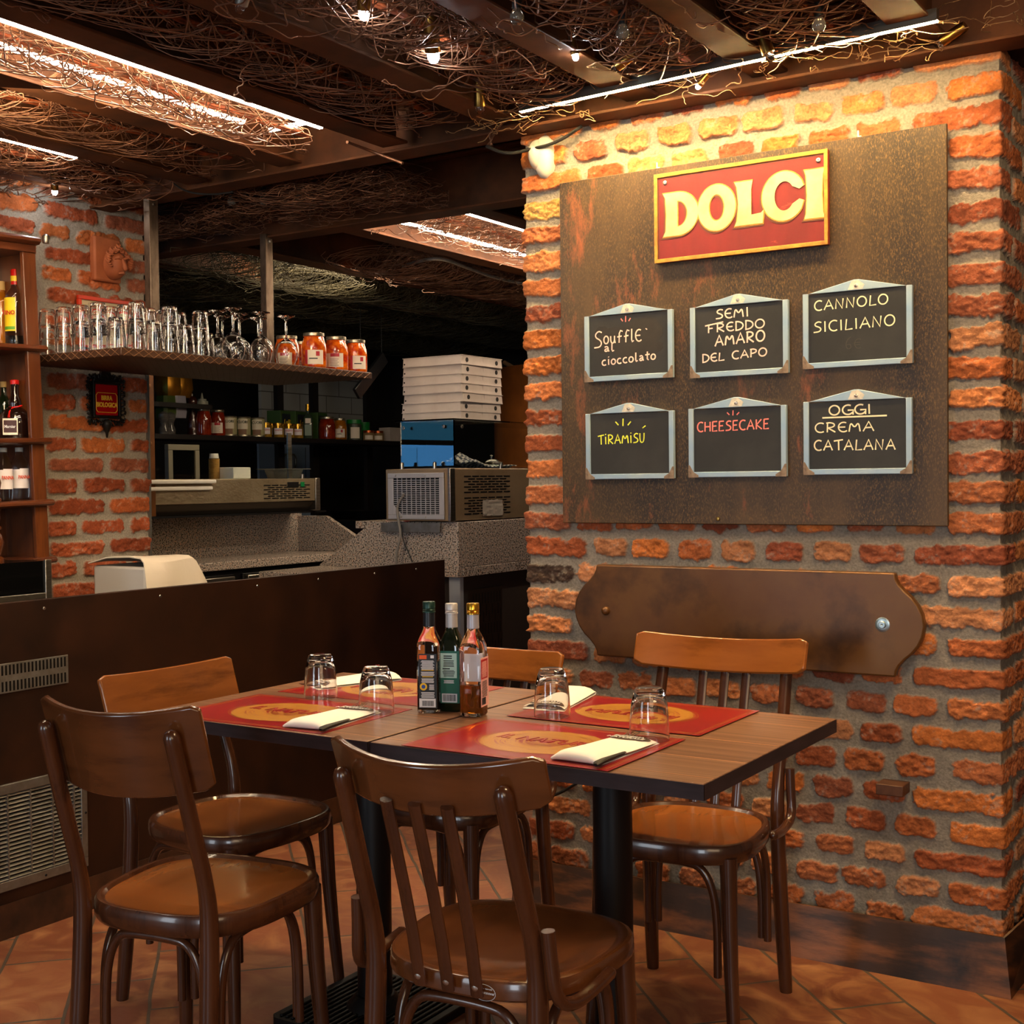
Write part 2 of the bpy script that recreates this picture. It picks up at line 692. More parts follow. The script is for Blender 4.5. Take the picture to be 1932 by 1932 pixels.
def map_left(U):
    L1 = LY1-LY0
    Y = LY0+np.minimum(U, L1)
    X = LX-np.maximum(U-L1, 0)
    e = .012
    b = np.clip((U-L1+e)/(2*e), 0, 1)*PI/2
    return X, Y, np.cos(b), np.sin(b)


PALD = [hx(h) for h in ('#a0522a', '#964826', '#873f22', '#a4582c', '#8e4628', '#834831', '#a85c2e')]
lm = masonry('wall_left', 0.0, LY1-LY0+.16, .6, 2.42, .0042, rows, map_left, 31, PALD, hx('#8c8377'), BRICK)
struct('wall_left', lm, BRICK, 'brick pillar left of the kitchen opening')
struct('wall_left_core', MB().box(LX-.19, LX-.13, .8, LY1-.03, 0, 2.45), M_DARK)
M_KWALL = mat('kitchen_wall', '#1d1815', .7, 0, '#120f0e', 2)
struct('wall_back', MB().box(-7.2, 1.9, 8.4, 8.5, 0, 2.6), M_KWALL)
struct('wall_far', MB().box(-7.1, -7.0, -3.2, 8.5, 0, 2.6), M_KWALL)
struct('wall_side', MB().box(-.15, -.05, 4.1, 8.4, 0, 2.6), M_KWALL)
struct('ceiling', MB().box(-7.1, 1.9, -.6, 8.5, 2.50, 2.56), mat('ceiling_boards', '#6a4530', .7, 0, '#442a1c', 4, (1, .2, 1), bump=.2, bscale=30))


def ibeam(axis, c, a0, a1, z0, z1, wd, name='ceiling_beam', label=None):
    m = MB()
    h = wd/2
    for (p0, p1, q0, q1) in ((-h, h, z0, z0+.009), (-.005, .005, z0+.009, z1-.009), (-h, h, z1-.009, z1)):
        if axis == 'y':
            m.box(c+p0, c+p1, a0, a1, q0, q1)
        else:
            m.box(a0, a1, c+p0, c+p1, q0, q1)
    return struct(name, m, M_BEAM, label, bev=.002)


BX = [-.86, -1.28, -1.66, -2.115, -2.54, -2.985, -3.43, -3.86, -4.3]
for bx in BX:
    ibeam('y', bx, -.5, 3.30, 2.355, 2.495, .10)
ibeam('x', 3.345, -7.0, -2.15, 2.335, 2.495, .10)
ibeam('x', 3.315, -2.15, 1.2, 2.325, 2.495, .10)
ibeam('x', 3.975, -7.0, -2.0, 2.285, 2.495, .10)
KX = [-2.10, -2.74, -3.37, -4.04, -4.62, -5.25, -5.9]
for bx in KX:
    ibeam('y', bx, 4.02, 8.35, 2.30, 2.495, .10)

# metal trough skirting round the foot of the pier
bb = MB()
y0, y1 = 3.283, 3.312
bb.add([(-2.12, y0, 0), (-.668, y0-.006, 0), (-.690, y1, .137), (-2.12, y1, .125), (-2.12, y0+.006, 0), (-.674, y0, 0), (-.696, y1+.006, .137), (-2.12, y1+.006, .125)],
       [(0, 1, 2, 3), (7, 6, 5, 4), (3, 2, 6, 7), (0, 4, 5, 1), (0, 3, 7, 4)])
bb.add([(-.668, y0-.006, 0), (-.64, 3.95, 0), (-.585, 3.95, .21), (-.625, 3.42, .20), (-.690, y1, .137),
        (-.674, y0, 0), (-.646, 3.95, 0), (-.591, 3.95, .21), (-.631, 3.42, .20), (-.696, y1, .137)],
       [(0, 1, 2, 3, 4), (9, 8, 7, 6, 5), (4, 3, 8, 9), (3, 2, 7, 8)])
bb.add([(-2.12, y0, 0), (-2.12, y1, .125), (-2.12, 3.7, .125), (-2.12, 3.7, 0)], [(0, 1, 2, 3)])
struct('baseboard_right', bb, mat('trough_metal', '#382519', .45, .1, '#7a4a28', 6, (.5, 1, 2.5), .46, .64, col3='#1a120d', scale3=4, bump=.15, bscale=50), 'dark patinated metal skirting flaring open at its right end')
solo('floor_plinth', MB().box(-.60, -.40, 3.33, 3.9, 0, .085), M_RUST, 'small dark metal plinth edge just right of the flared skirting', 'plinth', bev=.004)

# street-side window out of view, its glow shaped for the glass hood's reflection
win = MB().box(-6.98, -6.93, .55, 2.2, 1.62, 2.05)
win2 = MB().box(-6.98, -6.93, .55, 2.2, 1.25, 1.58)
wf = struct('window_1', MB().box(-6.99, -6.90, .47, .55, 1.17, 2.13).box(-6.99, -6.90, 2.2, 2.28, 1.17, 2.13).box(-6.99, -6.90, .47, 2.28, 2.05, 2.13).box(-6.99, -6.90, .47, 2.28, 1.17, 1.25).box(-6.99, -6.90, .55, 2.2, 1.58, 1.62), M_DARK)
part('pane', win, mat('reflection_glow_high', '#101418', .5, emit=(.06, .36, .62), estr=.75), wf)  # dim teal glow for the upper half of the reflection
part('pane', win2, mat('reflection_glow_low', '#101418', .5, emit=(.10, .42, .95), estr=1.9), wf)  # brighter blue glow standing in for a parked car's reflection


# ================================================================ CEILING FITTINGS
def coil(rng, x0, x1, y0, y1, z0, z1, pitch, lean, amp=.25):
    pts = []
    y = y0
    th = rng.uniform(0, 6)
    xc, zc, a, b = (x0+x1)/2, (z0+z1)/2, (x1-x0)/2, (z1-z0)/2
    ra = rb = 1.0
    ox = oz = 0
    n = 16
    tw = -1
    while y < y1:
        if int(th/(2*PI)) != tw:
            tw = int(th/(2*PI))
            ra, rb = rng.uniform(1-amp, 1+amp*.3), rng.uniform(.6, 1.25)
            ox, oz = rng.uniform(-.02, .02), rng.uniform(-.012, .012)
            pk = pitch*rng.uniform(.4, 1.7)
            ln = lean*rng.uniform(.2, 1.8)
            sk = rng.uniform(-.05, .05)
        c, s = math.cos(th), math.sin(th)
        pts.append((xc+ox+a*ra*c, y+ln*c+sk*s, zc+oz+b*rb*s))
        th += 2*PI/n
        y += pk/n
    return pts


def stray(rng, x0, x1, y0, y1, z0, z1, n=13):
    x, y = rng.uniform(x0, x1), rng.uniform(y0, y1)
    a = rng.uniform(0, 2*PI)
    z = rng.uniform(z0, (z0+z1)/2)
    pts = []
    for i in range(n*2):
        pts.append((x, y, z))
        a += rng.uniform(-.9, 1.1)
        st = rng.uniform(.015, .035)
        x = min(max(x+math.cos(a)*st, x0), x1)
        y = min(max(y+math.sin(a)*st, y0), y1)
        z = min(max(z+rng.uniform(-.012, .012), z0-.02), z1)
    return chaikin(pts, 1)


def wire_mat(label, x0, x1, y0, y1, z0, z1, ncoil, nstray, m, r=.0018, seed=0, core=True, pitch=.042, group='wire mats between the ceiling beams'):
    rng = random.Random(seed)
    t = thing('wire_mat', label, 'wire mat', ((x0+x1)/2, (y0+y1)/2, z0), group=group)
    cx, cy = (x0+x1)/2, (y0+y1)/2
    sp = []
    for i in range(ncoil):
        sh = rng.uniform(-.03, .03)
        sp.append(coil(rng, x0+sh+rng.uniform(0, .05), x1+sh-rng.uniform(0, .05), y0+.08, y1-.12, z0, z1, pitch*rng.uniform(.8, 1.3), (-1, 1)[i % 2]*rng.uniform(.05, .17)))
    for i in range(nstray):
        sp.append(stray(rng, x0-.02, x1+.02, y0, y1, z0-.012, z1))
    sp = [[(p[0]-cx, p[1]-cy, p[2]-z0) for p in s] for s in sp]
    wires('wire_coil', sp, r, m, t)
    if core:
        cp = [((rng.uniform(-.012, .012)), y0-cy+(y1-y0)*k/20, (z1-z0)*.62+rng.uniform(-.006, .006)) for k in range(21)]
        wires('core_cable', [cp, [(p[0]+.008, p[1], p[2]+.004) for p in cp]], .0055, M_CORE, t, 1)
    return t


wm = [
    ('copper wire mat at the far right, over the right corner of the brick pier', -1.23, -.91, .9, 3.20, 2.345, 2.44, 4, 34, M_WIRE),
    ('copper wire mat second from the right, above the DOLCI sign', -1.61, -1.34, .9, 3.20, 2.345, 2.44, 4, 34, M_WIRE),
    ('bright copper wire mat around the dazzling white spot bulb', -2.04, -1.74, 1.0, 3.24, 2.335, 2.43, 4, 40, M_WIRE),
    ('dark wire mat left of the wide beam, right of the glowing bay', -2.47, -2.19, 1.0, 3.2, 2.345, 2.43, 4, 26, M_WIRE),
    ('coiled wire mat lit from behind by the long bright LED strip', -2.90, -2.64, 1.0, 3.14, 2.335, 2.41, 3, 14, M_WIRE),
    ('brown wire mat between the two glowing bays', -3.35, -3.07, 1.2, 3.24, 2.335, 2.43, 4, 22, M_WIRE),
    ('golden lit wire mat at far left below the short LED strip', -3.79, -3.52, 1.6, 3.25, 2.325, 2.40, 4, 30, M_WIRE),
    ('wire mat at far left around the small white spot, above the wooden cabinet', -4.22, -3.94, 1.9, 3.26, 2.335, 2.43, 4, 26, M_WIRE),
]
for i, a in enumerate(wm):
    wire_mat(*a, seed=50+i)
kw = [
    ('brown wire tangle hanging behind the cross beam, above the wine glasses', -3.50, -2.75, 3.46, 3.86, 2.31, 2.42, 8, 90, M_WIRE, False),
    ('brown wire tangle hanging behind the cross beam, above the tumblers', -4.5, -3.62, 3.60, 3.86, 2.31, 2.42, 8, 90, M_WIRE, False),
    ('wire mat glowing between two LED strips above the pizza boxes', -3.28, -2.86, 4.12, 6.6, 2.30, 2.37, 3, 30, M_WIRE, True),
    ('reddish wire mat beside the glowing kitchen bay', -3.93, -3.46, 4.6, 7.0, 2.25, 2.36, 6, 60, M_WIRE, False),
    ('olive wire mat over the pizza counter, first behind the hanging shelf', -4.53, -4.12, 4.08, 8.0, 2.25, 2.36, 6, 90, M_WIREO, False),
    ('olive wire mat deep in the kitchen, second behind the hanging shelf', -5.15, -4.72, 4.08, 8.1, 2.24, 2.36, 6, 110, M_WIREO, False),
    ('dark olive wire mat deepest in the kitchen', -5.85, -5.32, 4.08, 8.2, 2.22, 2.36, 6, 120, M_WIREO, False),
]
for i, a in enumerate(kw):
    wire_mat(*a[:10], seed=80+i, core=a[10], r=.0013)

# a loose bundle of straggling wires hung along the strip over the brick wall
rng = random.Random(5)
sp = []
for i in range(60):
    x = rng.choice((rng.uniform(-2.08, -1.85), rng.uniform(-1.7, -1.2), rng.uniform(-1.15, -.75), rng.uniform(-.95, -.72)))
    sp.append(stray(rng, x-.14, min(x+.16, -.62), 3.10, 3.24, 2.318, 2.40, 6))
t = thing('wire_tangle', 'golden straggling wires hanging along the LED strip over the brick wall', 'wire tangle', (-1.4, 3.2, 2.33))
wires('wire_coil', [[(p[0]+1.4, p[1]-3.2, p[2]-2.33) for p in s] for s in sp], .0011, mat('gold_wire', '#8f7050', .4, .6), t)


def led(label, a, b, wd, ht, m, up=(0, 0, 1), group='LED strips in the ceiling', chan=True):
    a, b = Vector(a), Vector(b)
    d = b-a
    ln = d.length
    t = thing('led_strip', label, 'LED strip', (a+b)/2, rot=d.to_track_quat('X', 'Z').to_euler(), group=group)
    if chan:
        part('channel', MB().box(-ln/2, ln/2, -wd*.62, wd*.62, .0012, .030), M_CHAN, t)
    part('diffuser', MB().box(-ln/2, ln/2, -wd/2, wd/2, 0, .0042 if chan else .010), m, t, bev=.001)
    return t


led('long warm LED strip running over the brick wall with the DOLCI sign', (-1.985, 3.17, 2.340), (-.790, 3.10, 2.340), .014, .012, LED_W)
led('longest bright LED strip in the left ceiling, along the dark beam', (-2.607, 1.2, 2.3562), (-2.607, 3.02, 2.3562), .013, .014, LED_N, chan=False)
led('LED strip half hidden by coils, beside the longest bright strip', (-2.86, 1.2, 2.395), (-2.86, 2.95, 2.395), .016, .014, LED_N, chan=False)
led('short crosswise LED piece at the end of the glowing left bay', (-2.86, 3.06, 2.395), (-2.66, 3.06, 2.395), .012, .012, LED_K, chan=False)
led('LED strip in the second glowing bay at far left', (-3.497, 1.6, 2.3562), (-3.497, 2.83, 2.3562), .013, .014, LED_K, chan=False)
led('bright LED strip in the kitchen ceiling next to the brick pier', (-2.808, 4.08, 2.3012), (-2.808, 6.6, 2.3012), .016, .014, LED_K, chan=False)
led('LED strip behind coils above the pizza boxes in the kitchen', (-3.25, 4.12, 2.345), (-3.25, 6.6, 2.345), .020, .014, LED_K, chan=False)


def spot(label, px, py, z, lit, tilt=(0, 0), sc=1.0, group='small spot lamps in the wire mats', m_s=None):
    p = atz(px, py, z)
    t = thing('spot_lamp', label, 'lamp', p, group=group, rot=(tilt[0], tilt[1], 0))
    part('socket', MB().lathe([(0, .058), (.011, .058), (.0125, .05), (.0125, .018), (.0135, .014), (.0135, 0), (.010, 0), (.009, .01)], 16), m_s or M_BRASS, t)
    b = MB().lathe([(0, -.020), (.006, -.018), (.010, -.011), (.010, -.003), (.007, .006), (0, .008)], 14)
    part('bulb', b, SPOT if lit else M_GLASS, t)
    for c in t.children:
        c.scale = (sc, sc, sc)
    return t


spot('dazzling white spot bulb among the copper wires, above left of the motion sensor', 817, 97, 2.340, True, (.5, .3), 1.5)
spot('lit white spot bulb at the top edge of the picture', 687, 18, 2.345, True, (.4, .4), 1.25)
spot('lit bluish spot bulb in the far left wire mat above the cabinet', 103, 358, 2.335, True, (.3, .4))
spot('small lit spot bulb right of the second beam from the pier corner', 1085, 103, 2.35, True, (.2, -.1), .8)
spot('small lit bulb hanging just under the long strip on the brick wall', 1320, 160, 2.335, True, (.2, .9), .7)
spot('unlit brass spot socket dangling left of the strip on the brick wall', 905, 200, 2.345, False, (.35, .2), 1.2)
spot('unlit dark brass socket hanging across the middle of the strip on the brick wall', 1450, 100, 2.335, False, (.2, -.3), 1.2)
spot('unlit brass socket at the right end of the strip on the brick wall', 1778, 78, 2.345, False, (.2, 1.2), 1.1)
spot('unlit grey socket at the top edge, left of the copper mat', 455, 8, 2.345, False, (.2, .7), 1.1, m_s=M_STEEL_D)
spot('unlit lamp socket right of the small lit spot bulb', 1165, 125, 2.345, False, (.1, 1.2), 1.0)
M_BULB = mat('dusty_bulb', '#8b8479', .12, 0, trans=.6)
for i, (bx, by, bz, lb) in enumerate(((975, 25, 2.34, 'clear unlit bulb by the top edge, left of the second beam'), (1175, 55, 2.34, 'clear unlit bulb above the strip, right of the small lit spot'), (1545, 40, 2.335, 'clear unlit bulb above the right half of the strip'),
                                 (437, 376, 2.36, 'unlit bulb in the tangle behind the cross beam, above the tall tumblers'), (497, 374, 2.36, 'unlit bulb in the tangle behind the cross beam, above the wine glasses'), (565, 371, 2.36, 'unlit bulb hanging behind the cross beam, right of the second shelf post'))):
    p = atz(bx, by, bz)
    t = thing('light_bulb', lb, 'bulb', p, group='unlit bulbs in the wire mats')
    part('bulb', MB().lathe([(0, -.026), (.010, -.024), (.0165, -.014), (.0165, -.006), (.009, .010), (0, .012)], 14), M_BULB, t)
    part('socket', MB().lathe([(0, .010), (.010, .010), (.011, .016), (.011, .042), (0, .044)], 12), M_RUBBER, t)

# cables near the corner of the beams
def cable(name, label, pts, r, m, cat='cable', group=None, n=3):
    o = MB()
    pp = chaikin3(pts, n)
    o.tube([Vector(p)-Vector(pts[0]) for p in pp], r, 8)
    return solo(name, o, m, label, cat, pts[0], group=group)


def chaikin3(p, n=2):
    p = [Vector(q) for q in p]
    for _ in range(n):
        q = [p[0]]
        for a, b in zip(p, p[1:]):
            q += [a*.75+b*.25, a*.25+b*.75]
        q.append(p[-1])
        p = q
    return p


cable('power_cable', 'black cable sagging from the beam corner to the top of the brick wall', [aty(918, 276, 3.27), aty(955, 292, 3.27), aty(1000, 282, 3.31), aty(1050, 270, 3.32), aty(1098, 238, 3.325)], .005, M_RUBBER)
cable('power_cable', 'thin dark cable lying along the cross beam at left', [aty(308, 328, 3.28), aty(345, 362, 3.28), aty(400, 368, 3.28), aty(440, 362, 3.28)], .0035, M_RUBBER)
cable('power_cable', 'brown cable falling from the bright coil across the beams', [atz(655, 268, 2.34), aty(700, 285, 3.28), aty(760, 308, 3.285)], .005, M_WIRE)
sp = []
for k in range(5):
    a = aty(950+k*2, 228, 3.25)
    b = aty(940-k*5+rng.uniform(-4, 4), 250, 3.26)
    c = aty(918+k*3, 275, 3.27)
    sp.append(chaikin3([a, b, c], 2))
o0 = Vector(sp[0][0])
t = thing('wire_bundle', 'small bundle of thin brown wires looped at the corner of the beams', 'wires', o0)
wires('strand', [[p-o0 for p in s] for s in sp], .0013, M_WIRE, t)
cable('power_cable', 'grey flexible conduit lying on the kitchen wire mat beside the glowing bay', [atz(760, 502, 2.285), atz(800, 490, 2.285), atz(835, 487, 2.285), atz(880, 505, 2.285), atz(935, 525, 2.285), atz(985, 535, 2.285)], .008, M_STEEL_D)
cable('power_cable', 'black cable curving along the lower brick wall under the table', [aty(1030, 1506, 3.32), aty(1060, 1495, 3.31), aty(1092, 1475, 3.31), aty(1120, 1462, 3.33)], .0045, M_RUBBER)

# motion sensor
p = aty(1018, 338, 3.335)
t = thing('motion_sensor', 'white plastic motion sensor on the top left corner of the brick wall', 'sensor', (p.x, 3.345, p.z))
def egg(w_, h_, d_, n=16, m=20):
    mb = MB()
    prof = []
    rows_ = []
    for i in range(n+1):
        v = -PI/2+PI*i/n
        rows_.append([(w_*math.copysign(abs(math.cos(v)*math.cos(a))**.9, math.cos(a)), -d_*abs(math.cos(v)*math.sin(a))**.8, h_*math.sin(v)) for a in [PI*k/m for k in range(m+1)]])
    return mb.sheet(rows_)
M_SENS = mat('sensor_shell', '#b5b1a8', .35)
part('back_shell', egg(.034, .066, .040), M_SENS, t, loc=(.012, .012, .066))
part('lens', egg(.026, .048, .054), mat('sensor_lens', '#aaa69c', .25), t, loc=(-.008, .010, .074))
#@@BOARD
# ================================================================ DESSERT BOARD ON THE PIER
RX = (PI/2, 0, 0)


def rot_thing(name, label, cat, x, y, z, group=None):
    """a flat thing on the pier: local x to the right, local y up, local z out of the wall"""
    return thing(name, label, cat, (x, y, z), group=group, rot=RX)


M_BOARD = mat('board_patina', '#281d12', .48, .08, '#735529', 330, (1, .4, 1), .48, .80, 3, col3='#4e3a20', scale3=5, lo3=.42, hi3=.72, stretch3=(1, .22, 1), bump=.12, bscale=200)
nt = M_BOARD.node_tree
_b = nt.nodes['Principled BSDF']
_tc = nt.nodes.new('ShaderNodeTexCoord')
_mp = nt.nodes.new('ShaderNodeMapping')
_mp.inputs['Scale'].default_value = (1, .3, 1)
nt.links.new(_tc.outputs['Object'], _mp.inputs['Vector'])
_n = nt.nodes.new('ShaderNodeTexNoise')
_n.inputs['Scale'].default_value, _n.inputs['Detail'].default_value, _n.inputs['Roughness'].default_value = 7, 12, .75
nt.links.new(_mp.outputs['Vector'], _n.inputs['Vector'])
_sx = nt.nodes.new('ShaderNodeSeparateXYZ')
nt.links.new(_tc.outputs['Object'], _sx.inputs[0])
_ma = nt.nodes.new('ShaderNodeMath')
_ma.operation = 'MULTIPLY_ADD'
_ma.inputs[1].default_value = -.10
nt.links.new(_sx.outputs['X'], _ma.inputs[0])
nt.links.new(_n.outputs['Fac'], _ma.inputs[2])
_r = nt.nodes.new('ShaderNodeMapRange')
_r.inputs['From Min'].default_value, _r.inputs['From Max'].default_value = .575, .69
nt.links.new(_ma.outputs[0], _r.inputs['Value'])
_x = nt.nodes.new('ShaderNodeMix')
_x.data_type = 'RGBA'
_src = _b.inputs['Base Color'].links[0].from_socket
nt.links.new(_r.outputs['Result'], _x.inputs['Factor'])
nt.links.new(_src, _x.inputs['A'])
_x.inputs['B'].default_value = s2l('#8a4a28')
nt.links.new(_x.outputs['Result'], _b.inputs['Base Color'])

t = rot_thing('menu_board', 'large rusty bronze metal board mounted on the brick pier', 'board', -1.39, 3.335, 1.658)
part('panel', MB().box(-.5625, .5625, -.505, .505, -.006, .005), M_BOARD, t, bev=.002)
for sx, sy in ((.0, -.49),):
    part('screw', MB().lathe([(0, .005), (.006, .005), (.005, .009), (0, .010)], 12), M_BRASS, t, loc=(sx-.062, sy, 0))
for sx in (-.245, .335):
    part('hook', MB().box(-.0015, .0015, 0, .018, -.006, -.002).box(.0015, .008, 0, .004, -.006, -.002), M_WHITE, t, loc=(sx, .505, 0))

# DOLCI sign
M_RED = mat('sign_red', '#721a18', .5, 0, '#621513', 9, (1, .3, 1), bump=.06, bscale=60, col3='#b4523e', scale3=26, lo3=.66, hi3=.78, stretch3=(.4, 1, 1))
M_CREAM = mat('sign_cream', '#d2c086', .55, 0, '#c6ae6c', 12)
M_GOLD = mat('sign_gold', '#c08a35', .45, .1, '#8f6426', 40)
M_SHADE = mat('sign_line', '#5a3220', .6)
t = rot_thing('wooden_sign', 'red wooden sign with cream letters reading DOLCI at the top of the metal board', 'sign', -1.380, 3.318, 2.0155)
SW, SH = .252, .125
part('panel', MB().box(-SW, SW, -SH, SH, -.010, .004), M_RED, t, bev=.002)
fr = MB()
for a, b2, c, d in ((-SW, SW, SH-.011, SH), (-SW, SW, -SH, -SH+.011), (-SW, -SW+.010, -SH+.011, SH-.011), (SW-.010, SW, -SH+.011, SH-.011)):
    fr.box(a, b2, c, d, .004, .0075)
part('gilt_border', fr, M_GOLD, t, bev=.001)
ln = MB()
for a, b2, c, d in ((-SW+.012, SW-.012, SH-.015, SH-.0125), (-SW+.012, -SW+.0145, -SH+.0135, SH-.0125)):
    ln.box(a, b2, c, d, .004, .0048)
part('shadow_line', ln, M_SHADE, t)


def ell(cx, cy, rx, ry, a0, a1, n=24):
    return [(cx+rx*math.cos(a0+(a1-a0)*i/n), cy+ry*math.sin(a0+(a1-a0)*i/n)) for i in range(n+1)]


def poly_curve(name, loops, ext, off, m, parent, z, loc=(0, 0)):
    cu = bpy.data.curves.new(name, 'CURVE')
    cu.dimensions, cu.fill_mode, cu.extrude, cu.offset = '2D', 'BOTH', ext, off
    for lp in loops:
        sp = cu.splines.new('POLY')
        sp.points.add(len(lp)-1)
        for i, (x, y) in enumerate(lp):
            sp.points[i].co = (x, y, 0, 1)
        sp.use_cyclic_u = True
    cu.materials.append(m)
    o = to_mesh(name, cu)
    o.parent = parent
    o.location = (loc[0], loc[1], z)
    return o


# letters in a unit box (0..w, 0..1)
def slab(x0, x1, y0=0, y1=1, f=.06):
    return [(x0-f, y0), (x1+f, y0), (x1+f*.2, y0+.12), (x1, y0+.2), (x1, y1-.2), (x1+f*.2, y1-.12), (x1+f, y1), (x0-f, y1), (x0-f*.1, y1-.10), (x0, y1-.2), (x0, y0+.2), (x0-f*.1, y0+.10)]


LET = {
    'D': (.80, [[(-.04, 0)]+ell(.34, .5, .50, .5, -PI/2, PI/2)+[(-.04, 1), (.02, .88), (.04, .5), (.02, .12)],
                ell(.32, .5, .25, .30, -PI/2, PI/2)]),
    'O': (.92, [ell(.46, .5, .48, .54, 0, 2*PI, 40)[:-1], ell(.46, .5, .20, .31, 0, 2*PI, 32)[:-1]]),
    'L': (.70, [[(-.04, 0), (.70, 0), (.73, .30), (.66, .24), (.40, .22), (.40, .80), (.44, 1), (-.04, 1), (.02, .88), (.06, .5), (.02, .12)]]),
    'C': (.86, [ell(.50, .5, .52, .54, .62, 2*PI-.62, 40)+[(.98, .36)]+[(.88, .40)]+ell(.52, .5, .24, .32, 2*PI-.65, .65, 30)+[(.88, .62), (.98, .68)]]),
    'I': (.34, [[(-.06, 0), (.40, 0), (.36, .12), (.34, .5), (.36, .88), (.40, 1), (-.06, 1), (-.02, .88), (0, .5), (-.02, .12)]]),
}
lay = (('D', -.219, -.053, .120, .122), ('O', -.115, -.049, .117, .116), ('L', -.004, -.048, .118, .108), ('C', .073, -.044, .121, .116), ('I', .196, -.052, .128, .120))
for nm, off, m, z in (('lettering_shadow', .0050, M_SHADE, .0045), ('lettering_outline', .0032, M_GOLD, .0052), ('lettering', 0, M_CREAM, .006)):
    mb = MB()
    for ch, x0, y0, hh, ww in lay:
        dx = -.003 if nm == 'lettering_shadow' else 0
        loops = [[(x0+dx+px_*ww, y0+dx*.8+py_*hh) for px_, py_ in lp] for lp in LET[ch][1]]
        if off:
            for q, lp in enumerate(loops):
                xs, ys = [p[0] for p in lp], [p[1] for p in lp]
                mx_, my_ = (min(xs)+max(xs))/2, (min(ys)+max(ys))/2
                sg = off if q == 0 else -off
                kx_, ky_ = 1+2*sg/(max(xs)-min(xs)), 1+2*sg/(max(ys)-min(ys))
                loops[q] = [(mx_+(p[0]-mx_)*kx_, my_+(p[1]-my_)*ky_) for p in lp]
        o = poly_curve('letter', loops, .0006, 0, m, t, z)
        mb.add([tuple(v.co) for v in o.data.vertices], [tuple(p.vertices) for p in o.data.polygons])
        bpy.data.objects.remove(o)
    part(nm, mb, m, t, loc=(0, 0, z))
for sx in (-.218, .227):
    part('screw', MB().lathe([(0, .004), (.0065, .004), (.006, .007), (.003, .0085), (0, .0075)], 12), M_SCREW, t, loc=(sx, .098, 0))

# ---------------------------------------------------------------- stroke lettering for the chalk
def arc(cx, cy, rx, ry, a0, a1, n=9):
    return [(cx+rx*math.cos(math.radians(a0+(a1-a0)*i/n)), cy+ry*math.sin(math.radians(a0+(a1-a0)*i/n))) for i in range(n+1)]


